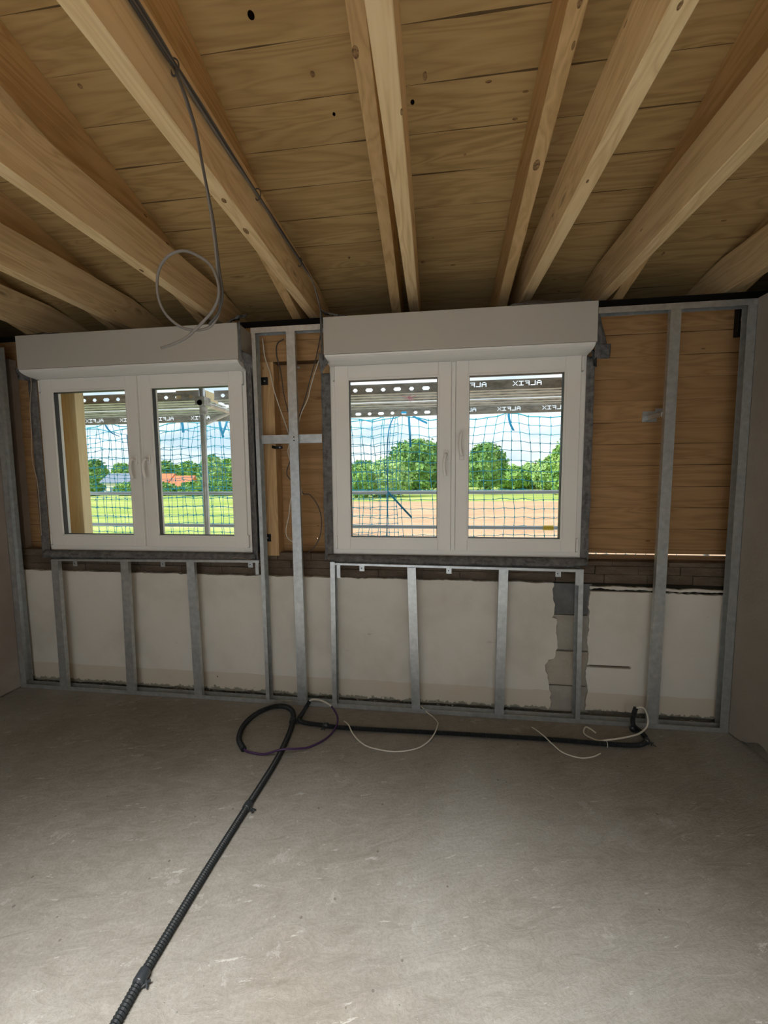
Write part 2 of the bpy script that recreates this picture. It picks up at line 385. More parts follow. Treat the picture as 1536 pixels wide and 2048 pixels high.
objw('wall_far_left', MB().box(-5.4, -5.3, -4.35, .8, -.2, 4.6), m_shade, kind='structure')
objw('wall_far_right', MB().box(4.3, 4.4, -4.35, .8, -.2, 4.6), m_shade, kind='structure')
# rear wall (behind the camera) with an invented opening that lets the added fill light in
objw('wall_rear', MB().box(-5.4, -2.2, -4.35, -4.2, -.2, 4.2).box(1.2, 4.4, -4.35, -4.2, -.2, 4.2).box(-2.2, 1.2, -4.35, -4.2, 2.1, 4.2), m_wallplaster, kind='structure')

# ------------------------------------------------------------------ outer wall behind the studs
WX = (-2.72, -.645)            # left edges of the two windows
WW, WZ0, WZ1 = 1.53, 1.01, 2.235
PY = .20
wall = empty('wall_back', (0, PY, 0), kind='structure')
clad = MB()
xs = sorted([-5.3, -2.736, -1.186, -1.183, -1.166, -.80, -.786, -.661, .889, 1.80, 4.3, -.909, -.899, .98])
zs = [.95, .984, .988, 1.007, 1.018, 1.084, 1.098, 1.977, 1.987, WZ1, 2.515]
def is_hole(x, z):
    for a in WX:
        if a-.016 < x < a+WW+.004 and z < WZ1: return True
    if -1.183 < x < -1.166 and .988 < z < 1.018: return True
    if -.80 < x < -.786 and 1.084 < z < 1.098: return 'round'
    if -.909 < x < -.899 and 1.977 < z < 1.987: return True
    if .98 < x < 1.80 and (1.007 < z < 1.018 or .984 < z < .988): return True
    return False
for i in range(len(xs)-1):
    for k in range(len(zs)-1):
        h = is_hole((xs[i]+xs[i+1])/2, (zs[k]+zs[k+1])/2)
        if not h: clad.box(xs[i], xs[i+1], PY, PY+.025, zs[k], zs[k+1])
        elif h == 'round':
            cx, cz, R_ = (xs[i]+xs[i+1])/2, (zs[k]+zs[k+1])/2, .0068; q = [(xs[i], zs[k]), (xs[i+1], zs[k]), (xs[i+1], zs[k+1]), (xs[i], zs[k+1])]
            for c in range(4):
                a0 = math.radians(225+90*c); arc = [(cx+R_*math.cos(a0+math.radians(t)), cz+R_*math.sin(a0+math.radians(t))) for t in (0, 30, 60, 90)]
                clad.prism([q[c], q[(c+1) % 4]] + arc[::-1], PY, PY+.025)
objw('board_cladding', clad, m_clad, parent=wall)
objw('wall_plate', MB().box(-5.3, 4.3, .236, .34, 2.45, 2.57), m_shade, parent=wall)
objw('eaves_board', MB().box(-5.3, 4.3, .70, .74, 2.3, 2.78).box(-5.3, 4.3, .226, .74, 2.41, 2.448), m_shade, parent=wall)
# lower masonry
objw('masonry_core', MB().box(-5.3, .98, .135, .33, 0, .95).box(.98, 4.3, .135, .24, 0, .95).box(-5.3, 4.3, .118, .135, 0, .84), m_mas, parent=wall)
mb = MB(); rnd = random.Random(3)
for row, (z0, z1) in enumerate(((.845, .90), (.903, .952), (.955, 1.004))):
    x = -3.25 + row*.07
    while x < 1.95:
        L_ = rnd.uniform(.20, .32); d = rnd.uniform(0, .008)
        top = z1 if not (row == 2 and x+L_ > .95) else z1-.024
        mb.box(x, min(x+L_-.004, 2.0), .112+d, .2, z0, top); x += L_
objw('brown_masonry_band', mb, m_band, parent=wall)

def ragged(poly_edges, jag, seed, step=.012):
    "polyline with small random offsets"
    out = []; 
    for (a, b_) in zip(poly_edges, poly_edges[1:]):
        L_ = math.hypot(b_[0]-a[0], b_[1]-a[1]); n = max(1, int(L_/step)); nx, nz_ = -(b_[1]-a[1])/L_, (b_[0]-a[0])/L_
        for i in range(n):
            t = i/n; x, z = a[0]+(b_[0]-a[0])*t, a[1]+(b_[1]-a[1])*t
            d = jag*(noise.noise(Vector((x*11, z*11, seed)))+.6*noise.noise(Vector((x*43, z*43, seed+5))))
            out.append((x+nx*d, z+nz_*d))
    out.append(poly_edges[-1]); return out
def plaster_piece(name, outline_top, outline_bot, y, th, m):
    """outline given as left->right top line and left->right bottom line over the same x range"""
    mb = MB(); xs_ = sorted(set([round(p[0], 4) for p in outline_top]))
    def ev(line, x):
        for a, b_ in zip(line, line[1:]):
            if a[0] <= x <= b_[0] and b_[0] > a[0]: return a[1]+(b_[1]-a[1])*(x-a[0])/(b_[0]-a[0])
        return line[-1][1] if x > line[-1][0] else line[0][1]
    for a, b_ in zip(xs_, xs_[1:]):
        mb.prism([(a, ev(outline_bot, a)), (b_, ev(outline_bot, b_)), (b_, ev(outline_top, b_)), (a, ev(outline_top, a))], y, y+th)
    return objw(name, mb, m, parent=wall)
def line(x0, x1, z0, z1, jag, seed, n):
    return [(x0+(x1-x0)*i/n, z0+(z1-z0)*i/n + jag*(noise.noise(Vector((i/n*(x1-x0)*9, seed, 0)))+.5*noise.noise(Vector((i/n*(x1-x0)*40, seed+9, 0))))) for i in range(n+1)]
PLY = .085
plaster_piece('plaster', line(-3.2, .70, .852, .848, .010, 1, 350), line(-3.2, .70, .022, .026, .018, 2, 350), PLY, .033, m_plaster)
# right-hand edge of the plaster, broken away beside the exposed blocks (ragged in x)
mb = MB(); nn = 90
for i in range(nn):
    z0, z1 = .026+(.848-.026)*i/nn, .026+(.848-.026)*(i+1)/nn
    def ex(z): return .742 + .018*noise.noise(Vector((z*8, 4, 0))) + .010*noise.noise(Vector((z*33, 8, 0))) - .04*math.exp(-((z-.30)/.07)**2) + (.03 if z < .62 and z > .36 else 0)
    mb.prism([(.70, z0), (ex(z0), z0), (ex(z1), z1), (.70, z1)], PLY, PLY+.033)
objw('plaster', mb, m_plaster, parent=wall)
mb = MB()
for i in range(nn):
    z0, z1 = .04+(.80-.04)*i/nn, .04+(.80-.04)*(i+1)/nn
    def ex2(z): return .955 + .014*noise.noise(Vector((z*9, 14, 0))) + .008*noise.noise(Vector((z*35, 18, 0)))
    a0, a1 = ex2(z0), ex2(z1); hole = .318 < (z0+z1)/2 < .336
    if hole: mb.prism([(1.21, z0), (1.24, z0), (1.24, z1), (1.21, z1)], PLY, PLY+.033)
    else: mb.prism([(a0, z0), (1.24, z0), (1.24, z1), (a1, z1)], PLY, PLY+.033)
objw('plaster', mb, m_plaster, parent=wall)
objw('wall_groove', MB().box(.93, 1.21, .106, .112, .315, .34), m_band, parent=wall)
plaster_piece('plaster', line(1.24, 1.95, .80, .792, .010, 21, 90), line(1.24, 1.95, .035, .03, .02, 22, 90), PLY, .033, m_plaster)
# crumbling strip above the long crack
plaster_piece('plaster_lip', line(.955, 1.86, .832, .822, .008, 31, 100), line(.955, 1.86, .816, .806, .012, 32, 100), PLY+.004, .03, m_plaster)
# exposed blocks
for nm, z0, z1, m in (('concrete_block', .648, .842, m_blk_dark), ('concrete_block', .418, .640, m_blk_pale), ('concrete_block', .186, .405, m_blk_beige), ('concrete_block', .01, .178, m_blk_pale)):
    objw(nm, MB().box(.69, .975, .104, .119, z0, z1), m, parent=wall, bevel=.002)
objw('crack', MB().box(.69, 1.90, .110, .118, .78, .845), m_crack, parent=wall)
# rubble along the foot of the wall, behind the floor track
mb = MB(); rnd = random.Random(11)
for i in range(900):
    x = rnd.uniform(-2.97, 1.69); r = rnd.uniform(.003, .012); y = rnd.uniform(.055, .082); z = rnd.uniform(0, .02)
    pts = [(x+rnd.uniform(-r, r), y+rnd.uniform(-r, r)*.6, z+rnd.uniform(0, r*1.3)) for _ in range(4)]
    n0 = len(mb.v); mb.v += pts; mb.f += [(n0, n0+1, n0+2), (n0, n0+2, n0+3), (n0, n0+3, n0+1), (n0+1, n0+3, n0+2)]
obj('mortar_rubble', mb, m_mortar, label='grey crumbled mortar lying in the gap behind the floor track', cat='rubble', kind='stuff')

# ------------------------------------------------------------------ beams and rafters
def jitter_beam(x0, x1, y0, y1, zb0, zb1, h, s, bev):
    "beam along y with a few cuts so it can carry a slight natural wander; z(y) = zb0 + s*(-y)"
    mb = MB(); n = 24; ring = []
    for i in range(n+1):
        y = y0+(y1-y0)*i/n; dx = .0018*noise.noise(Vector((y*1.3, x0*7, 0))); z = zb0 - s*y
        k = len(mb.v); c = bev
        zt = min(z+h, CZ-CS*y-.002)
        for (x, zz) in ((x0+c, z), (x1-c, z), (x1, z+c), (x1, zt), (x0, zt), (x0, z+c)): mb.v.append((x+dx, y, zz))
        ring.append(k)
    for a, b_ in zip(ring, ring[1:]):
        for k in range(6): mb.f.append((a+k, a+(k+1) % 6, b_+(k+1) % 6, b_+k))
    mb.f += [tuple(ring[0]+k for k in range(5, -1, -1)), tuple(ring[-1]+k for k in range(6))]
    return mb
BEAMS = [(-2.861, 'level timber beam furthest left, only its end showing above the left shutter box'),
         (-2.186, 'level timber beam second from the left edge, running low across the left corner'),
         (-1.498, 'level timber beam above the left window, behind the hanging cable loop'),
         (-.827, 'long level timber beam carrying the grey cable bundle on its right side'),
         (-.154, 'pale level timber beam overhead just left of the middle of the right window'),
         (.527, 'level timber beam above the right part of the right window, knot-speckled pale underside'),
         (.990, 'level timber beam running above the right end of the right shutter box'),
         (1.700, 'level timber beam at the far right passing over the right-hand wall')]
for x, lab in BEAMS:
    obj('ceiling_beam', jitter_beam(x, x+.063, -4.19, .68, 2.5735, 0, .209, -.0116, .003), m_beam, label=lab, cat='beam', group='level tie beams under the roof')
RAFT = [(-2.975, 'sloping rafter furthest left, darkest, beyond the second beam'),
        (-2.303, 'sloping rafter just left of the second beam from the left'),
        (-1.612, 'sloping rafter left of the beam over the left window, with a pale strip of underside'),
        (-.944, 'sloping rafter left of the beam with the cable bundle'),
        (-.268, 'sloping rafter with one dark knot, left of the pale middle beam'),
        (.400, 'sloping rafter with a round knot, between the middle beam and the next on the right'),
        (1.085, 'sloping rafter seen right of the beam over the right window end'),
        (1.765, 'sloping rafter beyond the right-hand wall')]
for x, lab in RAFT:
    obj('rafter', jitter_beam(x, x+.060, -4.19, .68, 2.645, 0, .243, CS, .002), m_rafter, label=lab, cat='rafter', group='sloping rafters carrying the ceiling boards')
# big knots on undersides seen in the photo, drilled holes in the boards
def disc(cx, cy, cz, rx, ry, normal_tilt=0, n=20, th=.0015):
    mb = MB(); k = len(mb.v)
    for t in range(n):
        a = 2*math.pi*t/n; x, y = cx+rx*math.cos(a), cy+ry*math.sin(a); mb.v.append((x, y, cz - CS*(y-cy)*normal_tilt - th))
    for t in range(n):
        a = 2*math.pi*t/n; x, y = cx+rx*math.cos(a), cy+ry*math.sin(a); mb.v.append((x, y, cz - CS*(y-cy)*normal_tilt + .004))
    mb.f += [tuple(range(n))[::-1], tuple(range(n, 2*n))] + [(i, (i+1) % n, n+(i+1) % n, n+i) for i in range(n)]
    return mb
m_knot = mat('wood_knot', (.26, .15, .065), .8); g = G(m_knot); g.l(g.ramp(g.noise(g.objvec(), 90, 4), [(.35, (.12, .06, .025)), (.65, (.40, .25, .11))]), g.b.inputs['Base Color'])
ceil_o = bpy.data.objects['ceiling']
def ceil_hit(px, py):
    "point on the ceiling slab seen at a direction given in the photo frame"
    d = fw + r2*((px-768)/FPX) - u2*((py-1024)/FPX); o = Vector((0, -2.4076, 1.5))
    # z = CZ - CS*y
    t = (CZ - CS*o.y - o.z)/(d.z + CS*d.y); return o + d*t
HOLES = [(825, 204, .0085), (668, 228, .0065), (502, 30, .012), (802, 224, .0)]
for px, py, r in HOLES[:3]:
    p = ceil_hit(px, py); objw('drilled_hole', disc(p.x, p.y, p.z, r, r, 1), m_hole, parent=ceil_o)
for px, py, rx, ry in ((977, 163, .018, .006), (1030, 238, .016, .006), (846, 524, .02, .012), (850, 152, .012, .02), (625, 148, .014, .014), (1310, 40, .02, .016), (160, 172, .012, .012), (698, 515, .012, .012), (930, 309, .010, .006)):
    p = ceil_hit(px, py); objw('knot', disc(p.x, p.y, p.z, rx*.7, ry*.7, 1), m_knot, parent=ceil_o)

def underside_hit(px, py, z0, s_):
    d = fw + r2*((px-768)/FPX) - u2*((py-1024)/FPX); o = Vector((0, -2.4076, 1.5))
    return o + d*((z0 - s_*o.y - o.z)/(d.z + s_*d.y))
def by_x(name, x): return min((o for o in bpy.data.objects if o.name.startswith(name)), key=lambda o: abs(o.location.x-x))
for px, py, rx, ry in ((492, 462, .014, .030), (283, 541, .010, .020), (1360, 10, .007, .014), (1175, 362, .006, .012), (448, 401, .012, .018), (803, 224, .005, .014), (1326, 508, .006, .02)):
    p = underside_hit(px, py, 2.5735, -.0116); objw('knot', disc(p.x, p.y, p.z, rx*.7, ry*.7, -.0116/CS), m_knot, parent=by_x('ceiling_beam', p.x))
for px, py, rx, ry in ((711, 104, .016, .024), (1073, 330, .020, .030), (1160, 3, .010, .02)):
    p = underside_hit(px, py, 2.645, CS); objw('knot', disc(p.x, p.y, p.z, rx*.7, ry*.7, 1), m_knot, parent=by_x('rafter', p.x))

# ------------------------------------------------------------------ windows
def rect_frame(x0, x1, z0, z1, w_, y0, y1, wb=None):
    wb = wb or w_
    return MB().box(x0, x0+w_, y0, y1, z0, z1).box(x1-w_, x1, y0, y1, z0, z1).box(x0+w_, x1-w_, y0, y1, z0, z0+wb).box(x0+w_, x1-w_, y0, y1, z1-w_, z1)
def make_window(idx, X, up=False):
    root = empty('window_%d' % idx, (X+WW/2, .06, WZ0), kind='structure')
    obj('window_frame', rect_frame(X, X+WW, WZ0, WZ1, .062, .066, .135), m_pvc, root, bevel=.002)
    obj('outer_reveal', MB().box(X-.014, X-.002, .135, .215, WZ0-.02, WZ1).box(X+WW+.002, X+WW+.014, .135, .215, WZ0-.02, WZ1).box(X, X+WW, .135, .30, WZ0-.03, WZ0+.008).box(X, X+WW, .135, .24, WZ1, WZ1+.05), m_anth, root)
    obj('guide_rail', MB().box(X+.004, X+.048, .137, .152, WZ0, WZ1).box(X+.004, X+.034, .152, .170, WZ0, WZ1), m_anth, root)
    obj('guide_rail', MB().box(X+WW-.048, X+WW-.004, .137, .152, WZ0, WZ1).box(X+WW-.034, X+WW-.004, .152, .170, WZ0, WZ1), m_anth, root)
    zb, zt = WZ0+.037, 2.198
    for side, (a, b_, ga, gb) in enumerate(((.034, .754, .125, .670), (.782, 1.496, .862, 1.404))):
        a += X; b_ += X; ga += X; gb += X; gz0, gz1 = 1.128, 2.108
        mb = MB()
        # bevelled sash: flat outer face with a chamfer down to the glazing bead
        mb.box(a, ga-.006, .050, .118, zb, zt).box(gb+.006, b_, .050, .118, zb, zt).box(ga-.006, gb+.006, .050, .118, zb, gz0-.006).box(ga-.006, gb+.006, .050, .118, gz1+.006, zt)
        s_ = obj('sash', mb, m_pvc, root, bevel=.0025)
        obj('glazing_bead', rect_frame(ga-.014, gb+.014, gz0-.014, gz1+.014, .013, .047, .078), m_pvc, s_, bevel=.002)
        obj('gasket', rect_frame(ga-.002, gb+.002, gz0-.002, gz1+.002, .004, .060, .090), m_gasket, s_)
        obj('pane', MB().box(ga, gb, .078, .082, gz0, gz1), m_glass, s_)
        # hinges on the outer edges
        hx = a-.010 if side == 0 else b_+.002
        for hz in ((zb+.006, zb+.085), (zt-.085, zt-.006)):
            h = obj('hinge', MB().box(hx, hx+.010, .043, .062, hz[0], hz[1]), m_pvc, s_, bevel=.003)
            obj('hinge_pin', MB().box(hx+.001, hx+.009, .044, .06, hz[0]-.006, hz[0]+.001), m_galv, h)
        # handle: rosette, neck and a curved lever pointing down
        cx = b_-.030 if side == 0 else a+.036
        cz = 1.64
        h = obj('handle', MB().box(cx-.014, cx+.014, .040, .051, cz-.03, cz+.03).tube([(cx, .052, cz), (cx, .016, cz)], .009, 10), m_pvc, s_, bevel=.004)
        lean = -1 if side == 0 else -1
        f_ = -1 if (up and side) else 1
        pts = spline([(cx, .020, cz+.004*f_), (cx+lean*.006, .008, cz-.006*f_), (cx+lean*.012, .004, cz-.04*f_), (cx+lean*.012, .006, cz-.085*f_), (cx+lean*.004, .012, cz-.128*f_)], 5)
        obj('lever', MB().tube(pts, .0095, 10), m_pvc, h, smooth=True)
    # middle cover strip on the meeting stiles
    obj('meeting_strip', MB().box(X+.755, X+.781, .064, .118, zb, zt), m_pvc, root, bevel=.002)
    return root
make_window(1, WX[0]); make_window(2, WX[1], True)

def shutter_box(X, lab):
    root = empty('shutter_box', (X+.77, 0, 2.235), label=lab, cat='shutter box', group='roller shutter boxes over the windows')
    x0, x1 = X-.002, X+1.536
    obj('box_body', MB().prismx([(-.06, 2.238), (-.06, 2.452), (.12, 2.452), (.12, 2.238)], x0, x1), m_box, root, bevel=.002)
    prof = [(-.058, 2.236)] + [(-.058+.105*(1-math.cos(t)), 2.236-.034*math.sin(t)) for t in [i*math.pi/2/6 for i in range(1, 7)]] + [(.06, 2.198), (.12, 2.198), (.12, 2.236)]
    obj('inspection_cover', MB().prismx(prof, x0+.004, x1-.006), m_pvc, root, bevel=.001)
    for xe in (x0-.004, x1): obj('end_cap', MB().box(xe, xe+.004, -.045, .12, 2.24, 2.45), m_box, root)
    return root
shutter_box(WX[0], 'long greige shutter box over the left window, torn grey tape at its right end')
shutter_box(WX[1], 'long greige shutter box over the right window, grey tape flap hanging at its right end')

# grey connection tapes round the frames
def strip_grid(name, rows, m, parent, th=.0015):
    "rows = list of point rows; builds a sheet with a little thickness"
    mb = MB(); R_ = len(rows); C_ = len(rows[0])
    for r in rows: mb.v += [tuple(p) for p in r]
    for i in range(R_-1):
        for k in range(C_-1): a = i*C_+k; mb.f.append((a, a+1, a+C_+1, a+C_))
    o = obj(name, mb, m, parent, smooth=True); s_ = o.modifiers.new('th', 'SOLIDIFY'); s_.thickness = th; s_.offset = 0
    return o
def wrap_tape(X, lab, seed):
    root = empty('sealing_tape', (X+WW/2, .05, .95), label=lab, cat='sealing tape', group='printed fleece tapes around the window frames')
    n = 46
    # below the frame: a drooping lip
    rows = []
    for j in range(5):
        t = j/4; row = []
        for i in range(n+1):
            x = X-.03+(WW+.06)*i/n; end = min(1, min(i, n-i)/3)
            z = WZ0+.004 - t*(.058+.006*noise.noise(Vector((x*5, seed, 0)))) - (1-end)*0
            y = .052 - .030*math.sin(t*2.2) + .004*noise.noise(Vector((x*9, t*3, seed)))
            row.append(Vector((x, y, z + (1-end)*t*.022)))
        rows.append(row)
    b = strip_grid('bottom_tape', rows, m_tape, root)
    U = (math.pi/2, 0, 0)
    lettering('printed_lettering', [('TESCON', (X+.12+i*.25, .0205, WZ0-.052+.003*(i % 2)), .018, U) for i in range(6)] + [('TESCON', (X+.20+i*.25, .0245, WZ0-.026), .015, U) for i in range(5)], m_ink, b)
    return root
T1 = wrap_tape(WX[0], 'dark grey printed tape round the left window frame, sagging at its lower right corner', 3)
T2 = wrap_tape(WX[1], 'dark grey printed tape round the right window frame with rounded lower corners', 8)
def side_tape(root, x_in, x_out, y_in, y_out, z0, z1, seed, txt=True):
    n = 34; rows = []
    for j in range(4):
        t = j/3; rows.append([Vector((x_in+(x_out-x_in)*t + .006*t*noise.noise(Vector((z0*3+i*.25, seed, 0))), y_in+(y_out-y_in)*t+.004*math.sin(t*3.1), z0+(z1-z0)*i/n)) for i in range(n+1)])
    o = strip_grid('side_tape', rows, m_tape, root)
    if txt:
        xm = (x_in+x_out)/2
        lettering('printed_lettering', [('TESCON', (xm+.005, min(y_in, y_out)-.003, z0+.10+i*.27), .018, (math.pi/2, -math.pi/2, 0)) for i in range(4)], m_ink, o)
    return o
side_tape(T1, WX[0]+.004, WX[0]-.052, .055, .045, .955, 2.20, 1, False)
side_tape(T1, WX[0]+WW-.004, WX[0]+WW+.052, .055, .012, .965, 2.20, 2, False)
side_tape(T2, WX[1]+.004, WX[1]-.052, .055, .05, .975, 2.16, 3)
side_tape(T2, WX[1]+WW-.004, WX[1]+WW+.040, .055, .05, .965, 2.19, 4)
# loose upper flaps
def flap(root, quads, m=m_tape, name='tape_flap', ny=8, nx=10, wob=.006, seed=0):
    a, b_, c, d = [Vector(q) for q in quads]; rows = []
    for j in range(ny+1):
        t = j/ny; r = []
        for i in range(nx+1):
            s_ = i/nx; p = (a.lerp(b_, s_)).lerp(d.lerp(c, s_), t)
            p += Vector((0, wob*2*noise.noise(Vector((s_*4, t*4, seed))), wob*noise.noise(Vector((s_*3, t*5, seed+3))))); r.append(p)
        rows.append(r)
    return strip_grid(name, rows, m, root)
flap(T1, [(-2.885, .06, 2.285), (-2.70, .05, 2.262), (-2.70, .055, 2.19), (-2.87, .07, 2.205)], seed=1)          # left arm of the left tape
flap(T1, [(-1.185, -.04, 2.30), (-1.120, .03, 2.27), (-1.115, .03, 2.09), (-1.190, .05, 2.19)], seed=2)
flap(T1, [(-1.176, -.066, 2.45), (-1.160, -.066, 2.46), (-1.160, -.062, 2.22), (-1.172, -.062, 2.22)], seed=3, wob=.004)
flap(T1, [(-1.30, -.02, 2.462), (-1.16, -.06, 2.485), (-1.15, .03, 2.53), (-1.24, .05, 2.52)], seed=4, wob=.02)
flap(T1, [(-2.66, -.055, 2.456), (-2.40, -.058, 2.456), (-2.45, .0, 2.462), (-2.60, .03, 2.50)], seed=5, wob=.008)
flap(T1, [(-1.42, .05, .952), (-1.20, .048, .957), (-1.19, .02, .975), (-1.30, .02, .988)], m=m_film, name='backing_film', seed=6, wob=.004)
flap(T2, [(-.675, -.02, 2.50), (-.655, -.064, 2.46), (-.652, -.064, 2.20), (-.672, -.03, 2.22)], seed=7, wob=.006)
flap(T2, [(-.685, -.045, 2.255), (-.650, -.066, 2.238), (-.628, -.03, 2.20), (-.675, -.03, 2.13)], seed=8, wob=.006)
flap(T2, [(-.675, -.03, 2.515), (-.60, -.06, 2.462), (-.50, -.05, 2.456), (-.66, .03, 2.50)], seed=9, wob=.008)
flap(T2, [(.42, -.05, 2.455), (.86, -.05, 2.455), (.82, .04, 2.505), (.55, .05, 2.520)], seed=10, wob=.012)
flap(T2, [(.895, .0, 2.45), (.925, .03, 2.44), (.985, .03, 2.215), (.892, -.03, 2.235)], seed=11)
flap(T2, [(.892, -.03, 2.235), (.998, .03, 2.25), (.995, .03, 2.17), (.900, .0, 2.16)], seed=12)
flap(T2, [(.880, -.01, 2.215), (.912, .0, 2.20), (.915, .0, 2.115), (.905, .02, 2.13)], m=m_black, seed=13, wob=.002)
for T_, X_, sd_ in ((T1, WX[0], 21), (T2, WX[1], 22)):
    rows = []
    for j in range(4):
        t = j/3; rows.append([Vector((X_+.02+1.50*i/30, -.058+.11*t, 2.4535+.030*t*(1-.5*abs(i/30-.5)) + .006*noise.noise(Vector((i*.4, t*2, sd_))) + (-.010*math.sin(math.pi*i/30) if j == 0 else 0))) for i in range(31)])
    strip_grid('top_tape', rows, m_tape, T_)
# torn light edge film along the left tape
mb = MB().tube(spline([(-2.742, .04, 2.23), (-2.738, .035, 2.15), (-2.757, .03, 2.0), (-2.76, .03, 1.84), (-2.772, .03, 1.65), (-2.748, .03, 1.5), (-2.745, .03, 1.3), (-2.75, .03, 1.12)], 5), .0022, 6)
obj('tape_edge_liner', mb, m_film, T1)

# ------------------------------------------------------------------ drywall steel profiles
def c_stud(name, x0b, x1b, x0t, x1t, z0, z1, lab, depth=.027, parent=None, y=0., lips=True):
    "face flange towards the room, folded back at both edges; may lean a few millimetres"
    t = .0012; mb = MB(); n = 1
    def ring(xa, xb, z):
        k = len(mb.v)
        prof = [(xa, y), (xb, y), (xb, y+depth), (xb-.008, y+depth), (xb-.008, y+depth-t), (xb-t, y+depth-t), (xb-t, y+t), (xa+t, y+t), (xa+t, y+depth-t), (xa+.008, y+depth-t), (xa+.008, y+depth), (xa, y+depth)]
        mb.v.extend((a, b_, z) for a, b_ in prof); return k, len(prof)
    k0, m_ = ring(x0b, x1b, z0); k1, _ = ring(x0t, x1t, z1)
    for i in range(m_): mb.f.append((k0+i, k0+(i+1) % m_, k1+(i+1) % m_, k1+i))
    # end caps as quads
    for k in (k0, k1):
        for q in ((0, 1, 6, 7), (1, 2, 5, 6), (2, 3, 4, 5), (0, 7, 8, 11), (8, 9, 10, 11)): mb.f.append(tuple(k+i for i in q))
    return obj(name, mb, m_galv, parent, label=lab, cat='metal stud' if lab else None, group='galvanised studs of the wall lining' if lab else None)
ST = [('full_a', -.891, -.829, -.899, -.844, .002, 2.43, 'tall galvanised stud in the bay between the two windows'),
      ('full_b', 1.276, 1.335, 1.288, 1.342, .002, 2.435, 'tall galvanised stud right of the right window, in front of the bare boards'),
      ('l1', -2.665, -2.608, -2.658, -2.603, .002, .955, 'short galvanised stud under the left window, leftmost of the three'),
      ('l2', -2.137, -2.078, -2.122, -2.066, .002, .955, 'short galvanised stud under the left window, middle of the three'),
      ('l3', -1.626, -1.569, -1.637, -1.582, .002, .955, 'short galvanised stud under the left window, below its right sash'),
      ('r2', -.132, -.078, -.158, -.105, .002, .945, 'short galvanised stud under the left half of the right window'),
      ('r3', .386, .440, .398, .453, .002, .945, 'short galvanised stud under the right half of the right window')]
for k, a, b_, c, d, z0, z1, lab in ST:
    o = c_stud('metal_stud', a, b_, c, d, z0, z1, lab)
    if k == 'full_a':
        for z in (1.742, 1.764):
            hb = MB().tube([(-.866, -.0012, z), (-.866, .002, z)], .0042, 12); obj('punched_hole', hb, m_hole, o)
# narrow edge-on profiles at the window sides
def edge_profile(xb, xt, w_, z0, z1, lab, seed, opening=1):
    "profile turned edge-on: narrow flange at the front, web going back, dark inside"
    root = None; t = .0012; mb = MB(); n = 1
    def pr_(x, z):
        k = len(mb.v); o_ = opening
        P = [(x, 0), (x+w_*o_, 0), (x+w_*o_, t), (x+t*o_, t), (x+t*o_, .06), (x+w_*o_, .06), (x+w_*o_, .06+t), (x, .06+t)]
        mb.v.extend((a, b_, z) for a, b_ in P); return k
    k0, k1 = pr_(xb, z0), pr_(xt, z1)
    for i in range(8): mb.f.append((k0+i, k0+(i+1) % 8, k1+(i+1) % 8, k1+i))
    for k in (k0, k1):
        for q in ((0, 1, 2, 3), (0, 3, 4, 7), (4, 5, 6, 7)): mb.f.append(tuple(k+i for i in q))
    o = obj('edge_profile', mb, m_galv, label=lab, cat='metal profile', group='narrow edge profiles of the wall lining')
    return o
e1 = edge_profile(-1.110, -1.122, .024, .002, 2.42, 'tall narrow steel profile along the right side of the left window', 1)
edge_profile(-.654, -.650, .030, .002, .972, 'narrow steel profile under the left edge of the right window', 2)
edge_profile(.893, .884, .027, .002, .955, 'narrow steel profile under the right edge of the right window', 3, -1)
def wall_channel(x, s, lab):
    "U profile screwed to a side wall, opening into the bay"
    t = .0014; a = x; b_ = x + s*.046
    mb = MB()
    for (xa, xb, ya, yb) in ((a, b_, 0, t), (a, a+s*t, 0, .062), (a, a+s*.034, .060, .062)): mb.box(min(xa, xb), max(xa, xb), ya, yb, .002, 2.43)
    return obj('wall_channel', mb, m_galv, label=lab, cat='metal profile', group='channels fixed to the side walls')
wall_channel(XL+.001, 1, 'upright steel channel in the left corner against the pinkish wall')
wall_channel(XR-.001, -1, 'upright steel channel in the right corner against the side wall')
# horizontal tracks
def track(name, x0, x1, z0, z1, y1, lab, upside):
    t = .0012; mb = MB().box(x0, x1, 0, t, z0, z1).box(x0, x1, y1-t, y1, z0, z1)
    mb.box(x0, x1, t, y1-t, z0, z0+t) if not upside else mb.box(x0, x1, t, y1-t, z1-t, z1)
    return obj(name, mb, m_galv, label=lab, cat='metal track', group='horizontal tracks of the wall lining')
fo = track('floor_track', XL+.002, XR-.002, .0003, .028, .05, 'long steel track along the floor at the foot of the studs', False); fo.location.y -= .0015
for (a, b_, lab) in ((-1.126, -.668, 'short steel head track above the bay between the two windows'), (.915, XR-.002, 'steel head track above the bare boards right of the right window')):
    o = track('head_track', a, b_, 2.405, 2.438, .05, lab, True); o.location.y -= .0015
def sill_track(x0, x1, zl, zr, lab, tabs, tail):
    mb = MB(); n0 = 0; t = .0012
    mb.prism([(x0, zl-.012), (x1, zr-.016), (x1, zr), (x0, zl)], -.0015, 0).prism([(x0, zl-t), (x1, zr-t), (x1, zr), (x0, zl)], 0, .05)
    o = obj('sill_track', mb, m_galv, label=lab, cat='metal track', group='tracks under the window sills')
    for tx in tabs:
        z = zl+(zr-zl)*(tx-x0)/(x1-x0)
        tb = obj('fixing_tab', MB().box(tx-.016, tx+.016, .030, .0312, z-.055, z-.001), m_galv, o)
        obj('screw_hole', MB().tube([(tx-.003, .029, z-.036), (tx-.003, .0305, z-.036)], .0035, 10), m_hole, tb)
    for tx in tail:
        z = zl+(zr-zl)*(tx-x0)/(x1-x0)
        obj('bent_end', MB().box(tx-.011, tx+.011, -.002, -.0008, z-.095, z-.006), m_galv, o)
    return o
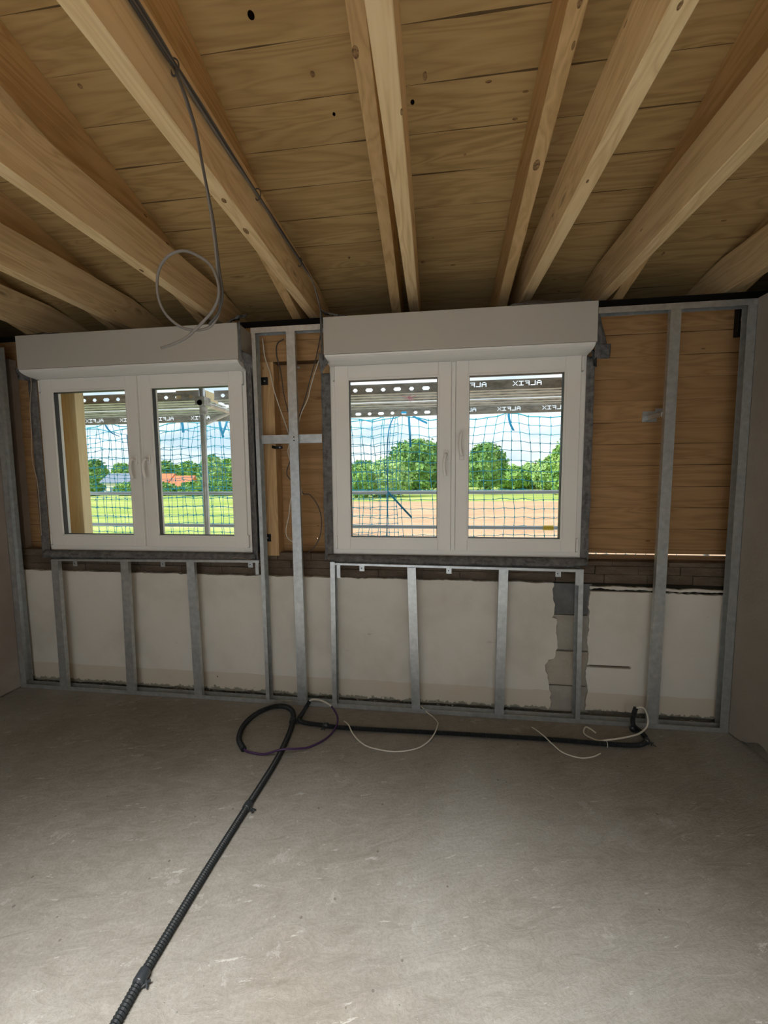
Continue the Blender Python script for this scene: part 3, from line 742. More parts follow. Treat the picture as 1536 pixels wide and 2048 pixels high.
sill_track(-2.650, -1.125, .956, .975, 'steel track under the sill of the left window, carrying three short studs', (-2.50, -1.83, -1.20), (-1.140,))
sill_track(-.622, .880, .966, .954, 'steel track under the sill of the right window, carrying two short studs', (-.45, .10, .75), (-.595, .850))
cb = MB().box(-1.094, -.694, .0282, .0294, 1.728, 1.782).box(-1.094, -.694, .0294, .054, 1.728, 1.7292).box(-1.094, -.694, .0294, .054, 1.7808, 1.782)
obj('cross_rail', cb, m_galv, label='horizontal steel cross rail between the two windows, behind the tall stud', cat='metal profile')
# hangers
def bracket(x, z, lab, m=m_black, w_=.055, h=.05, y=.10):
    root = obj('fixing_bracket', MB().box(x, x+w_, y-.002, y, z, z+h).box(x, x+.0015, y-.06, y, z, z+h), m, label=lab, cat='bracket', group='fixing brackets for the studs', bevel=.0008)
    obj('screw_head', MB().tube([(x+w_*.62, y-.006, z+h/2), (x+w_*.62, y-.002, z+h/2)], .005, 10), m_galv, root)
    return root
bracket(-1.122, 2.113, 'small black bracket on the timber post, upper one', y=.10)
bracket(-1.136, 1.083, 'small black bracket on the timber post, lower one', y=.10)
hb = obj('direct_hanger', MB().box(1.28, 1.284, .03, .198, 1.835, 1.862).box(1.262, 1.345, .1965, .1985, 1.828, 1.892), m_galv, label='galvanised hanger strap from the bare boards to the tall right stud', cat='bracket')
for dx in (.012, .034): obj('screw_hole', MB().tube([(1.276+dx, .194, 1.85), (1.276+dx, .1968, 1.85)], .004, 8), m_hole, hb)
obj('strap_arm', MB().box(1.285, 1.37, .10, .103, 1.862, 1.892), m_galv, hb)
bracket(-.94, 2.235, 'steel angle high on the boards behind the tall middle stud', m_galv, .06, .012, .19)
bracket(-1.03, 1.700, 'dark angle below the cross rail on the timber post', m_black, .05, .018, .10)
# timber posts in the bay
obj('timber_post', MB().box(-1.150, -1.030, .105, .198, .985, 2.26), m_post, label='upright timber post right of the left window, in the bay', cat='timber post', bevel=.003)
obj('timber_lintel', MB().box(-1.150, -.70, .120, .198, 2.262, 2.448), m_clad, label='short timber lintel over the post in the middle bay', cat='timber', bevel=.003)
obj('timber_batten', MB().box(-.705, -.655, .10, .198, .975, 2.24), m_post, label='narrow timber batten left of the right window', cat='timber batten', bevel=.002)
obj('timber_batten', MB().box(.905, .945, .11, .198, 1.0, 2.24), m_post, label='narrow timber batten right of the right window', cat='timber batten', bevel=.002)
# black recess with torn foil in the top right corner
rc = obj('black_membrane', MB().box(1.735, 1.797, .165, .199, 2.30, 2.475), m_black, label='torn black membrane patch in the top right corner of the boards', cat='membrane', bevel=.004)
flap(rc, [(1.748, .161, 2.40), (1.768, .161, 2.40), (1.774, .161, 2.315), (1.754, .161, 2.31)], m=m_film, name='torn_strip', seed=3, wob=.004)
# plaster edge beads left behind in the two corners
def corner_bead(x0, s, lab, w0, seed):
    mb = MB(); n = 120
    for i in range(n):
        z0, z1 = .86+(2.38-.86)*i/n, .86+(2.38-.86)*(i+1)/n
        def e_(z): return x0 + s*(w0+.010*noise.noise(Vector((z*4, seed, 0)))+.006*noise.noise(Vector((z*19, seed, 0))))
        mb.prism([(x0, z0), (e_(z0), z0), (e_(z1), z1), (x0, z1)], .150, .198)
    obj('plaster_edge', mb, m_wallpink, label=lab, cat='plaster edge')
corner_bead(-3.13, 1, 'ragged plaster edge up the left corner beside the boards', .105, 1)
corner_bead(1.85, -1, 'thin plaster edge up the right corner beside the boards', .042, 2)

# ------------------------------------------------------------------ cables
def cable(name, pts, r, m, lab=None, cat='cable', group=None, parent=None, n=8, sides=8):
    return obj(name, MB().tube(spline(pts, n), r, sides), m, parent, label=lab, cat=cat if lab else None, group=group, smooth=True)
BX = -.7635
top = empty('cable_bundle', (BX, -1.2, 2.70), label='bundle of grey cables strapped along the right side of a ceiling beam', cat='cable')
for k, (dz, dx, r) in enumerate(((-.014, .009, .0045), (-.004, .008, .0045), (.006, .009, .0045), (.016, .008, .004))):
    pts = [(BX+dx, -4.15, 2.71+dz), (BX+dx, -2.4, 2.715+dz), (BX+dx, -1.39, 2.713+dz), (BX+dx+.004, -1.24, 2.707+dz*.6)]
    if k in (1, 2): pts += [(BX+dx, -1.10, 2.711+dz), (BX+dx, -.93, 2.715+dz), (BX+dx, -.68, 2.726+dz*.5), (BX+dx, -.42, 2.732+dz), (BX+dx+.01, -.13, 2.725+dz), (BX+.05, -.02, 2.67), (-.685, -.005, 2.56+dz*.5), (-.672+dx*.3, -.005, 2.48), (-.668, .02, 2.42)]
    if k == 3: pts += [(BX+dx, -1.10, 2.712+dz), (BX+dx, -.93, 2.720+dz*.6), (BX+dx, -.70, 2.728)]
    cable('cable', pts, r, m_cable if k % 2 else m_cabled, parent=top)
for y, z in ((-1.235, 2.705), (-.68, 2.727), (-.14, 2.728)):
    mb = MB().tube([(BX+.010+.014*math.cos(a), y+.002*math.sin(a*2), z+.024*math.sin(a)) for a in [i*2*math.pi/18 for i in range(19)]], .0025, 6, cap=False)
    obj('cable_tie', mb, m_cabled, top)
HY = -1.231
hang = empty('hanging_cable', (-.70, HY, 1.91), label='grey cable hanging from the beam and ending in a big loose loop', cat='cable')
a1 = [(-.752, HY, 2.697), (-.725, HY, 2.616), (-.698, HY, 2.525), (-.682, HY, 2.433), (-.670, HY, 2.356), (-.660, HY, 2.277), (-.653, HY, 2.205), (-.649, HY, 2.133), (-.648, HY+.004, 2.075), (-.653, HY+.008, 2.017), (-.681, HY+.01, 1.977), (-.714, HY+.01, 1.966), (-.749, HY+.008, 1.966), (-.785, HY+.006, 1.979), (-.820, HY, 2.009), (-.843, HY, 2.051), (-.849, HY, 2.103), (-.836, HY, 2.154), (-.801, HY, 2.188), (-.751, HY-.004, 2.194), (-.703, HY-.008, 2.173), (-.664, HY-.010, 2.142), (-.643, HY-.012, 2.095), (-.642, HY-.012, 2.052), (-.660, HY-.014, 2.012), (-.689, HY-.016, 1.982), (-.714, HY-.016, 1.961), (-.749, HY-.016, 1.936), (-.792, HY-.014, 1.920), (-.838, HY-.012, 1.909)]
cable('cable', a1, .0042, m_cable, parent=hang)
a2 = [(-.748, HY-.01, 2.690), (-.718, HY-.008, 2.616), (-.693, HY-.006, 2.525), (-.679, HY-.004, 2.433), (-.668, HY, 2.356), (-.655, HY, 2.277), (-.648, HY, 2.205), (-.642, HY, 2.133), (-.637, HY, 2.09), (-.636, HY, 2.05), (-.652, HY, 2.008), (-.684, HY, 1.976)]
cable('cable', a2, .0036, m_cabled, parent=hang)
# wall cables in the middle bay
WC = [('cream cable slanting down from the top left corner of the middle bay', m_white, [(-1.086, .08, 2.40), (-1.082, .08, 2.36), (-1.073, .08, 2.281), (-1.042, .08, 2.186), (-1.019, .08, 2.075), (-.989, .08, 1.973), (-.958, .08, 1.883), (-.933, .075, 1.812), (-.92, .07, 1.76), (-.930, .08, 1.72), (-.938, .08, 1.674), (-.925, .08, 1.625)]),
      ('thin brown cable behind the upper left of the tall middle stud', m_cabled, [(-.955, .11, 2.40), (-1.001, .11, 2.37), (-1.007, .11, 2.294), (-.983, .11, 2.205), (-.961, .10, 2.046), (-.934, .10, 1.933), (-.92, .10, 1.88)]),
      ('cream cable curving down from the tape left of the right window', m_white, [(-.712, .06, 2.24), (-.745, .06, 2.153), (-.775, .06, 2.06), (-.781, .06, 2.031), (-.80, .06, 1.985), (-.83, .06, 1.93), (-.856, .065, 1.861)]),
      ('dark cable slanting behind the right side of the tall middle stud', m_cabled, [(-.700, .07, 2.40), (-.729, .07, 2.275), (-.771, .07, 2.139), (-.814, .07, 2.001), (-.852, .07, 1.90)]),
      ('short cream cable bulging left of the tall middle stud low down', m_white, [(-.92, .08, 1.40), (-.935, .08, 1.33), (-.943, .08, 1.265), (-.967, .08, 1.165), (-.958, .08, 1.115), (-.921, .08, 1.085), (-.89, .08, 1.075)]),
      ('dark cable in a wide arc right of the tall middle stud', m_cabled, [(-.880, .10, 1.50), (-.852, .10, 1.41), (-.803, .10, 1.396), (-.751, .10, 1.323), (-.729, .10, 1.231), (-.742, .10, 1.124), (-.784, .10, 1.046), (-.841, .10, 1.0)]),
      ('dark cable loop peeping out left of the tall middle stud', m_cabled, [(-.905, .09, 1.66), (-.94, .10, 1.60), (-.958, .10, 1.54), (-.936, .10, 1.50), (-.90, .09, 1.46)])]
for lab, m, pts in WC: cable('wall_cable', pts, .0034, m, lab, group='loose cables in the middle bay')
cable('wall_cable', [(-.868, .09, 1.47), (-.856, .085, 1.43), (-.851, .085, 1.395)], .0036, m_white, 'stub of cream cable right of the tall middle stud', group='loose cables in the middle bay')

# corrugated conduits on the floor
def corrugated(pts, R_, m, parent, name='conduit', pitch=.0084):
    P = resample(spline(pts, 14), pitch/2)
    return obj(name, MB().tube(P, R_, 12, rfun=lambda i: R_ if i % 2 else R_*.78), m, parent, smooth=False)
R0 = .0155
c1 = empty('corrugated_conduit', (-.85, -1.0, 0), label='thick black corrugated conduit running towards the camera and curling into a loop by the track', cat='conduit')
corrugated([(-.868, -1.85, R0), (-.864, -1.70, R0), (-.862, -1.553, R0), (-.864, -1.452, R0), (-.861, -1.326, R0), (-.853, -1.104, R0), (-.837, -.826, R0), (-.822, -.547, R0), (-.830, -.347, R0), (-.848, -.215, R0+.004), (-.872, -.135, R0+.015), (-.920, -.090, R0+.02), (-.988, -.066, R0+.012), (-1.051, -.078, R0+.004), (-1.115, -.149, R0), (-1.136, -.265, R0), (-1.105, -.385, R0), (-1.035, -.468, R0)], R0, m_conduit, c1)
def tape_joint(x, y, parent, r=.0185, L_=.034, d=Vector((.02, 1, 0))):
    d = d.normalized(); p = Vector((x, y, R0+.001))
    t = obj('tape_wrap', MB().tube([p-d*L_/2, p-d*L_*.4, p+d*L_*.4, p+d*L_/2], r, 14, rfun=lambda i: r*.93 if i in (0, 3) else r), m_btape, parent, smooth=True)
    s_ = Vector((-d.y, d.x, 0))*-1
    q = p + s_*(r+.006) - d*.008; rr = random.Random(int(x*1000)); mb = MB()
    for k in range(7):
        e_ = q + Vector((rr.uniform(-.014, .020), rr.uniform(-.022, .012), rr.uniform(-.012, .006))); mb.tube([p+s_*r*.5, q, e_], rr.uniform(.002, .0042), 6)
    obj('tie_tail', mb, m_btape, t)
tape_joint(-.8635, -1.452, c1); tape_joint(-.837, -.826, c1, d=Vector((.06, 1, 0)))
tape_joint(-.856, -.190, c1, d=Vector((-.2, 1, 0)), r=.020)
c2 = empty('corrugated_conduit', (.2, -.2, 0), label='black corrugated conduit lying along the foot of the stud wall to the right', cat='conduit')
corrugated([(-.792, -.05, .062), (-.806, -.078, .040), (-.818, -.120, .022), (-.824, -.165, R0), (-.80, -.192, R0), (-.75, -.204, R0), (-.677, -.210, R0), (-.489, -.221, R0), (.102, -.204, R0), (.663, -.194, R0), (.928, -.200, R0), (1.114, -.193, R0), (1.180, -.162, R0), (1.208, -.110, R0), (1.200, -.066, R0+.006), (1.176, -.046, .038), (1.170, -.044, .070), (1.173, -.044, .10), (1.182, -.048, .150)], .0135, m_conduit, c2)
tape_joint(-.640, -.212, c2, r=.0165, L_=.028, d=Vector((1, -.05, 0)))
tape_joint(1.195, -.15, c2, r=.0165, L_=.028, d=Vector((.5, 1, 0)))
tape_joint(1.172, -.045, c2, r=.0175, L_=.02, d=Vector((.3, 1, 0)))
cable('violet_cable', [(-1.037, -.463, .014), (-1.00, -.478, .010), (-.91, -.484, .009), (-.83, -.478, .034), (-.785, -.466, .036), (-.73, -.44, .024), (-.678, -.400, .010), (-.603, -.312, .010), (-.572, -.225, .024), (-.574, -.180, .050), (-.60, -.150, .074), (-.625, -.130, .088)], .0058, m_purple, 'violet cable arcing between the looped conduit and its upright end', parent=None, n=8)
cable('floor_cable', [(-.625, -.130, .088), (-.655, -.112, .094), (-.700, -.088, .096), (-.742, -.070, .090), (-.775, -.056, .078), (-.795, -.050, .060)], .0058, m_white, 'pale sleeve end joining the violet cable to the upright conduit')
cable('floor_cable', [(-.074, .030, .030), (-.03, -.012, .012), (.005, -.040, .005), (.032, -.110, .014), (.030, -.155, .027), (.022, -.203, .0325), (.006, -.245, .026), (-.030, -.295, .012), (-.09, -.342, .005), (-.204, -.379, .005), (-.34, -.362, .005), (-.41, -.325, .010), (-.461, -.278, .024), (-.496, -.221, .0325), (-.520, -.185, .024), (-.542, -.150, .010)], .0038, m_white, 'cream cable in a wide arc on the floor below the right window')
cable('floor_cable', [(.590, -.085, .010), (.606, -.135, .024), (.630, -.194, .0325), (.660, -.245, .024), (.705, -.290, .008), (.782, -.315, .004), (.85, -.30, .004), (.905, -.267, .004)], .0036, m_white, 'thin cream cable arcing on the floor near the right end of the wall')
w1 = cable('floor_cable', [(1.182, -.050, .146), (1.205, -.052, .156), (1.228, -.054, .146), (1.242, -.060, .105), (1.236, -.075, .065), (1.205, -.095, .042), (1.15, -.13, .036), (1.06, -.165, .034), (.972, -.192, .034), (.93, -.17, .012), (.892, -.13, .005), (.880, -.10, .005), (.895, -.062, .006), (.914, -.045, .008), (.935, -.060, .005), (.950, -.09, .004)], .0048, m_white, 'cream cable curling out of the upright conduit end on the right')
obj('cable_tie', MB().tube([(.962, -.2, .0135) if False else (.962+.001*math.sin(a), -.200+.0165*math.cos(a), .0145+.0165*math.sin(a)) for a in [i*2*math.pi/18 for i in range(19)]], .0022, 6, cap=False), m_white, label='white cable tie round the black conduit on the right', cat='cable tie')

# small crumbs and flakes lying on the screed
rnd = random.Random(5)
mb = MB()
for i in range(260):
    y = -rnd.random()**.6*1.9 - .02; x = rnd.uniform(-2.4, 1.6)
    r = rnd.choice([.0012, .0018, .0025, .0035]); 
    if rnd.random() < .05: r = .006
    k = len(mb.v); nside = 5
    mb.v += [(x+r*math.cos(2*math.pi*j/nside)*rnd.uniform(.7, 1.5), y+r*math.sin(2*math.pi*j/nside)*rnd.uniform(.6, 1.2), 0.0002) for j in range(nside)] + [(x, y, r*rnd.uniform(.5, .9))]
    mb.f += [(k+j, k+(j+1) % nside, k+nside) for j in range(nside)]
obj('screed_crumbs', mb, m_mortar, label='fine pale crumbs of plaster scattered over the bare floor', cat='rubble', kind='stuff')

# ------------------------------------------------------------------ outside: scaffold
LET = {'A': ('01110', '10001', '11111', '10001', '10001'), 'L': ('10000', '10000', '10000', '10000', '11111'), 'F': ('11111', '10000', '11110', '10000', '10000'),
       'I': ('11111', '00100', '00100', '00100', '11111'), 'X': ('10001', '01010', '00100', '01010', '10001')}
def flange(x0, x1, y, zb, h, pattern, m, parent, name='perforated_flange'):
    "steel strip with real cut-outs: round/oval holes or the maker's name seen from behind"
    c = .0075; nz = max(6, int(round(h/c))); cz = h/nz; nx = int((x1-x0)/c); cut = set()
    if pattern == 'name':
        u = int(.10/c)
        while u+44 < nx:
            for li, ch in enumerate('XIFLA'):                      # read from inside, so reversed
                for r in range(5):
                    for q in range(5):
                        if LET[ch][r][4-q] == '1': cut.add((u+li*6+q, nz-2-r if nz > 7 else nz-1-r))
            u += int(.42/c)
    else:
        u = int(.06/c); odd = 0
        while u+8 < nx:
            wid = 3 if odd % 2 == 0 else 6; mid = nz//2
            for q in range(wid+2):
                for r in range(-2, 2):
                    if (q in (0, wid+1)) and r in (-2, 1): continue
                    cut.add((u+q, mid+r))
            u += wid+2+int(.068/c); odd += 1
    mb = MB()
    for r in range(nz):
        s_ = 0
        while s_ < nx:
            if (s_, r) in cut: s_ += 1; continue
            e_ = s_
            while e_ < nx and (e_, r) not in cut: e_ += 1
            mb.box(x0+s_*c, x0+e_*c, y, y+.002, zb+r*cz, zb+(r+1)*cz); s_ = e_
    return obj(name, mb, m, parent)
def deck_bay(x0, x1, pats, lab):
    root = empty('scaffold_deck', ((x0+x1)/2, 1.2, 2.2), label=lab, cat='scaffold deck', group='steel scaffold planks overhead outside')
    for j, (y0, y1) in enumerate(((.86, 1.20), (1.24, 1.60))):
        zt = 2.196 - .003*j
        mb = MB().box(x0, x1, y0, y1, zt-.006, zt)
        for q in range(3): yy = y0+.06+(y1-y0-.12)*q/2; mb.box(x0, x1, yy-.008, yy+.008, zt-.014, zt-.006)
        p = obj('deck_plank', mb, m_deck, root)
        if j == 0: flange(x0, x1, y0, zt, .066, pats[0][0], m_deck, p)
        else: flange(x0, x1, y1, zt-.068, .066, pats[1][1], m_deck, p)
        for yy, z in ((y0, zt+.066), (y0, zt-.007)) if j == 0 else ((y0, zt-.007), (y1, zt-.072)):
            obj('plank_lip', MB().box(x0, x1, yy-.006, yy+.008, z, z+.006), m_tube, p)
    return root
deck_bay(-5.2, -1.96, (('plain', ''), ('plain', 'name')), 'speckled steel scaffold deck outside the left window, pole at its right end')
deck_bay(-1.88, .085, (('oval', ''), ('plain', 'oval')), 'steel scaffold deck with round and oval holes outside the middle')
deck_bay(.105, 3.1, (('name', ''), ('plain', 'name')), 'steel scaffold deck with cut-out letters outside the right sash')
ALLB = [o for o in bpy.data.objects if o.name.startswith('scaffold_deck')]
pm = MB()
for k in range(9):
    a = 2*math.pi*k/9+.2; L_ = .030+.016*((k*7) % 3)
    pm.box(0, 0, 0, 0, 0, 0) if False else None
    c, s_ = math.cos(a), math.sin(a); p0, p1 = Vector((-.20, 1.02, 2.182)), Vector((-.20+c*L_*1.1, 1.02+s_*L_*3, 2.182))
    pm.tube([p0, p1], .0022, 5)
obj('pink_spray_mark', pm, m_pink, [o for o in ALLB if abs(o.location.x+.8975) < .01][0])
obj('deck_bearer', MB().tube([(-1.92, .70, 2.14), (-1.92, 1.75, 2.14)], .024, 12).tube([(-1.92, .78, 1.98), (-1.92, 1.25, 2.16)], .016, 10), m_tube, label='scaffold bearer under the deck behind the upright pole', cat='scaffold tube', smooth=False)
pole = obj('scaffold_standard', MB().tube([(-1.945, .75, -3.0), (-1.935, .75, 1.0), (-1.918, .75, 3.4)], .0235, 16), m_tube, label='upright scaffold pole outside the right sash of the left window', cat='scaffold tube', smooth=True)
obj('coupler', MB().tube([(-1.919, .75, 2.05), (-1.918, .75, 2.11)], .032, 14).box(-1.96, -1.88, .70, .80, 2.12, 2.19), m_deck, pole)
for z, lab in ((1.352, 'upper scaffold guard rail behind the blue net'), (.990, 'lower scaffold guard rail behind the blue net')):
    rl = obj('guard_rail', MB().tube([(-7.5, 1.70, z+.012), (-2.17, 1.70, z), (3.5, 1.70, z)], .019, 12), m_rail, label=lab, cat='scaffold rail', group='horizontal scaffold guard rails', smooth=True)
    if z < 1: obj('yellow_cap', MB().tube([(1.105, 1.70, z), (1.20, 1.70, z)], .0245, 12), m_yel, rl)
for x, lab in ((-7.0, 'outer scaffold pole beyond the left end'), (2.6, 'outer scaffold pole beyond the right end')):
    obj('scaffold_standard', MB().tube([(x, 1.66, -3), (x, 1.66, 3.4)], .0235, 12), m_tube, label=lab, cat='scaffold tube', smooth=True)
obj('scaffold_walkway', MB().box(-7.2, 3.2, .84, 1.60, .30, .36), m_deck, label='steel scaffold walkway below the windows outside', cat='scaffold deck')

def net(x0, x1, y, ztop, zbot, seed, lab, ties, gather=None, cell=.1):
    nx, nz = int((x1-x0)/cell), int((ztop-zbot)/cell*1.08); mb = MB()
    def P(i, k):
        u = x0+(x1-x0)*i/nx; t = k/nz
        # hangs in scallops between the ties
        d = 9; 
        for tx in ties:
            d = min(d, abs(u-tx))
        sag = .055*min(1, d/.3)**1.2*math.exp(-t*2.6)
        pull = 0
        for tx in ties:
            q = (tx-u); pull += .40*q*math.exp(-(q/.28)**2)*math.exp(-t*7)
        if gather: 
            gx, gz, ga = gather; z_ = ztop-t*(ztop-zbot); q = gx-u; pull += ga*q*math.exp(-(q/.3)**2)*math.exp(-((z_-gz)/.5)**2)
        wx = .030*noise.noise(Vector((u*1.1, t*1.6, seed))) + .014*noise.noise(Vector((u*5, t*6, seed+4))) + .10*noise.noise(Vector((u*.5, t*.9, seed+11)))
        wz = .034*noise.noise(Vector((u*1.0, t*1.5, seed+7))) + .010*noise.noise(Vector((u*6, t*6, seed+2)))
        wy = .03*noise.noise(Vector((u*2, t*3, seed+5)))
        return Vector((u+pull+wx, y+wy, ztop-sag-t*(ztop-zbot)+wz*(min(1, t*4))))
    for i in range(nx+1): mb.tube([P(i, k) for k in range(nz+1)], .0028, 4)
    for k in range(nz+1): mb.tube([P(i, k)+Vector((0, 0, .006*(-1)**i)) for i in range(nx+1)], .0028 if k else .0050, 4)
    for i in range(nx+1):
        for k in range(nz+1):
            p = P(i, k); mb.box(p.x-.005, p.x+.005, p.y-.005, p.y+.005, p.z-.007, p.z+.007)
    return obj('safety_net', mb, m_net, label=lab, cat='safety net', group='blue safety nets on the scaffold')
net(-5.0, -.36, 1.77, 2.165, .62, 2.3, 'blue safety net hanging outside the left window', (-4.4, -3.70, -2.78, -2.33, -1.3, -.42), gather=(-.55, 1.35, .3))
net(-4.4, -2.25, 1.83, 2.12, .62, 8.1, 'second blue net layer overlapping behind the first, left window', (-4.0, -3.47, -2.6), cell=.12)
rnet = net(-.92, 2.4, 1.74, 2.150, .62, 5.7, 'blue safety net hanging outside the right window', (-.90, -.30, .76, 1.9), gather=(-.46, 1.35, .35))
def strap(pts, lab, wv=(.022, 0, 0)):
    obj('net_strap', MB().ribbon(spline(pts, 4), Vector(wv), .0015), m_strap, label=lab, cat='strap', group='blue straps tying the net to the scaffold')
strap([(-.395, 1.745, 2.165), (-.33, 1.735, 2.180), (-.25, 1.735, 2.172), (-.17, 1.735, 2.12), (-.06, 1.735, 2.065)], 'blue strap end slanting right from the deck, left sash of the right window', (0, .004, .022))
strap([(-.25, 1.745, 2.17), (-.247, 1.74, 2.09), (-.238, 1.735, 1.95), (-.232, 1.735, 1.82)], 'blue strap hanging straight down in front of the round tree')
strap([(-.47, 1.672, 1.36), (-.40, 1.665, 1.29), (-.31, 1.665, 1.19), (-.22, 1.665, 1.095)], 'blue strap end slanting down from the upper guard rail', (.010, 0, .018))
strap([(.755, 1.745, 2.165), (.758, 1.74, 2.10), (.775, 1.735, 2.03), (.805, 1.735, 1.968)], 'blue strap hanging from the deck in the right sash of the right window')
strap([(-3.745, 1.745, 2.20), (-3.71, 1.735, 2.11), (-3.64, 1.735, 2.04), (-3.555, 1.735, 2.005)], 'blue strap hanging from the deck in the left sash of the left window')
strap([(-3.47, 1.745, 2.02), (-3.455, 1.735, 1.9), (-3.45, 1.735, 1.70)], 'thin blue strap hanging mid net in the left sash of the left window', (.012, 0, 0))
strap([(-2.82, 1.745, 2.19), (-2.78, 1.735, 2.14), (-2.77, 1.735, 2.03)], 'short blue strap on the net just left of the scaffold pole', (.03, 0, 0))
strap([(-2.345, 1.745, 2.20), (-2.33, 1.735, 2.10), (-2.30, 1.735, 1.97)], 'blue strap right of the scaffold pole', (.028, 0, 0))
strap([(-2.24, 1.745, 2.17), (-2.27, 1.735, 2.08), (-2.31, 1.735, 1.99)], 'second short blue strap right of the scaffold pole', (.024, 0, 0))
strap([(-2.135, 1.745, 1.90), (-2.13, 1.735, 1.7), (-2.15, 1.735, 1.45)], 'long blue strap at the right edge of the left window', (.014, 0, 0))
obj('net_cord', MB().tube(spline([(-.40, 1.74, 2.16), (-.46, 1.74, 2.0), (-.475, 1.69, 1.7), (-.468, 1.69, 1.36), (-.478, 1.69, 1.1), (-.485, 1.69, .75)], 6), .006, 6), m_strap, rnet)
# pale timber post just outside the left window
obj('timber_post', MB().box(-2.865, -2.714, .34, .42, -.2, 2.42), m_postout, label='pale timber post outside the left edge of the left window', cat='timber post', bevel=.004)
# boards stacked on the deck
obj('stacked_boards', MB().box(-2.25, -1.98, .88, 1.1, 2.198, 2.285), m_postout, label='few timber boards lying on the scaffold deck above', cat='boards')

# ------------------------------------------------------------------ outside: land
GZ = -3.0
o = obj('meadow', MB().box(-400, 300, 3, 420, GZ-.3, GZ), m_grass, kind='structure'); o.name = 'ground'
obj('ploughed_field', MB().prism([(0, 0), (1, 0), (1, 1)], 0, 1) if False else MB().box(0, 0, 0, 0, 0, 0) if False else (lambda mb: (mb.v.extend([(-1.2, 3.2, GZ+.02), (60, 3.2, GZ+.02), (95, 74, GZ+.02), (-27, 74, GZ+.02), (-1.2, 3.2, GZ-.1), (60, 3.2, GZ-.1), (95, 74, GZ-.1), (-27, 74, GZ-.1)]), mb.f.extend([(0, 1, 2, 3), (7, 6, 5, 4), (0, 4, 5, 1), (1, 5, 6, 2), (2, 6, 7, 3), (3, 7, 4, 0)]), mb)[2])(MB()), m_soil, kind='structure').name = 'ground.field'
def ratio_x(px): 
    d = fw + r2*((px-768)/FPX) - u2*((951-1024)/FPX); return d.x/d.y
def tree(px, dist, top_px, wpx, kind, lab, m, low=.12, group='trees and bushes beyond the fields'):
    "px/top_px/wpx describe direction and angular size; turned into real metres at the given distance"
    D = dist; cx = ratio_x(px)*D; y = D-2.4; H = (951-top_px)/FPX*D + 1.5 - GZ; Wd = wpx/FPX*D
    rr = random.Random(int(px*7+dist)); root = empty(kind, (cx, y, GZ), label=lab, cat='tree' if kind != 'bush' else 'bush', group=group)
    if kind != 'bush': obj('trunk', MB().tube([(cx, y, GZ), (cx+.1, y, GZ+H*.3), (cx, y, GZ+H*.6)], H*.02, 8, rfun=lambda i: H*.025*(1-.3*i)), m_bark, root)
    mb = MB()
    def lump(p):
        return 1+.22*noise.noise(p*3.1)+.12*noise.noise(p*7)
    # leafy crown: many small leaf clumps over a lumpy ellipsoid plus an inner body
    c = Vector((cx, y, GZ+H*(low+(1-low)/2))); ax = Vector((Wd/2, Wd/2.4, H*(1-low)/2))
    bm = bmesh.new(); bmesh.ops.create_icosphere(bm, subdivisions=4, radius=1)
    for v_ in bm.verts:
        n_ = v_.co.normalized(); k = lump(n_+Vector((px, 0, dist)))*.93
        if kind == 'conical_tree': k *= 1-.30*max(0, n_.z)
        v_.co = Vector((n_.x*ax.x*k, n_.y*ax.y*k, n_.z*ax.z*k))+c
    off = 0; mb.v = [tuple(v_.co) for v_ in bm.verts]; bm.verts.ensure_lookup_table(); mb.f = [tuple(v_.index for v_ in f.verts) for f in bm.faces]; bm.free()
    nleaf = int(min(2600, 500+Wd*H*7)); s0 = max(.28, D*.0042)
    for i in range(nleaf):
        n_ = Vector((rr.gauss(0, 1), rr.gauss(0, 1), rr.gauss(0, 1))).normalized()
        if n_.y > .3: n_.y = -n_.y
        k = lump(n_+Vector((px, 0, dist)))*rr.uniform(.92, 1.07)
        if kind == 'conical_tree': k *= 1-.30*max(0, n_.z)
        p = Vector((n_.x*ax.x*k, n_.y*ax.y*k, n_.z*ax.z*k))+c; s_ = s0*rr.uniform(.6, 1.4)
        a = Vector((rr.gauss(0, 1), rr.gauss(0, 1), rr.gauss(0, 1))).normalized()*s_; b_ = a.cross(n_+Vector((rr.gauss(0, .5), 0, rr.gauss(0, .5)))).normalized()*s_*.8
        q = len(mb.v); mb.v += [tuple(p-a), tuple(p+b_), tuple(p+a), tuple(p-b_)]; mb.f.append((q, q+1, q+2, q+3))
    obj('crown' if kind != 'bush' else 'foliage', mb, m, root, recalc=False)
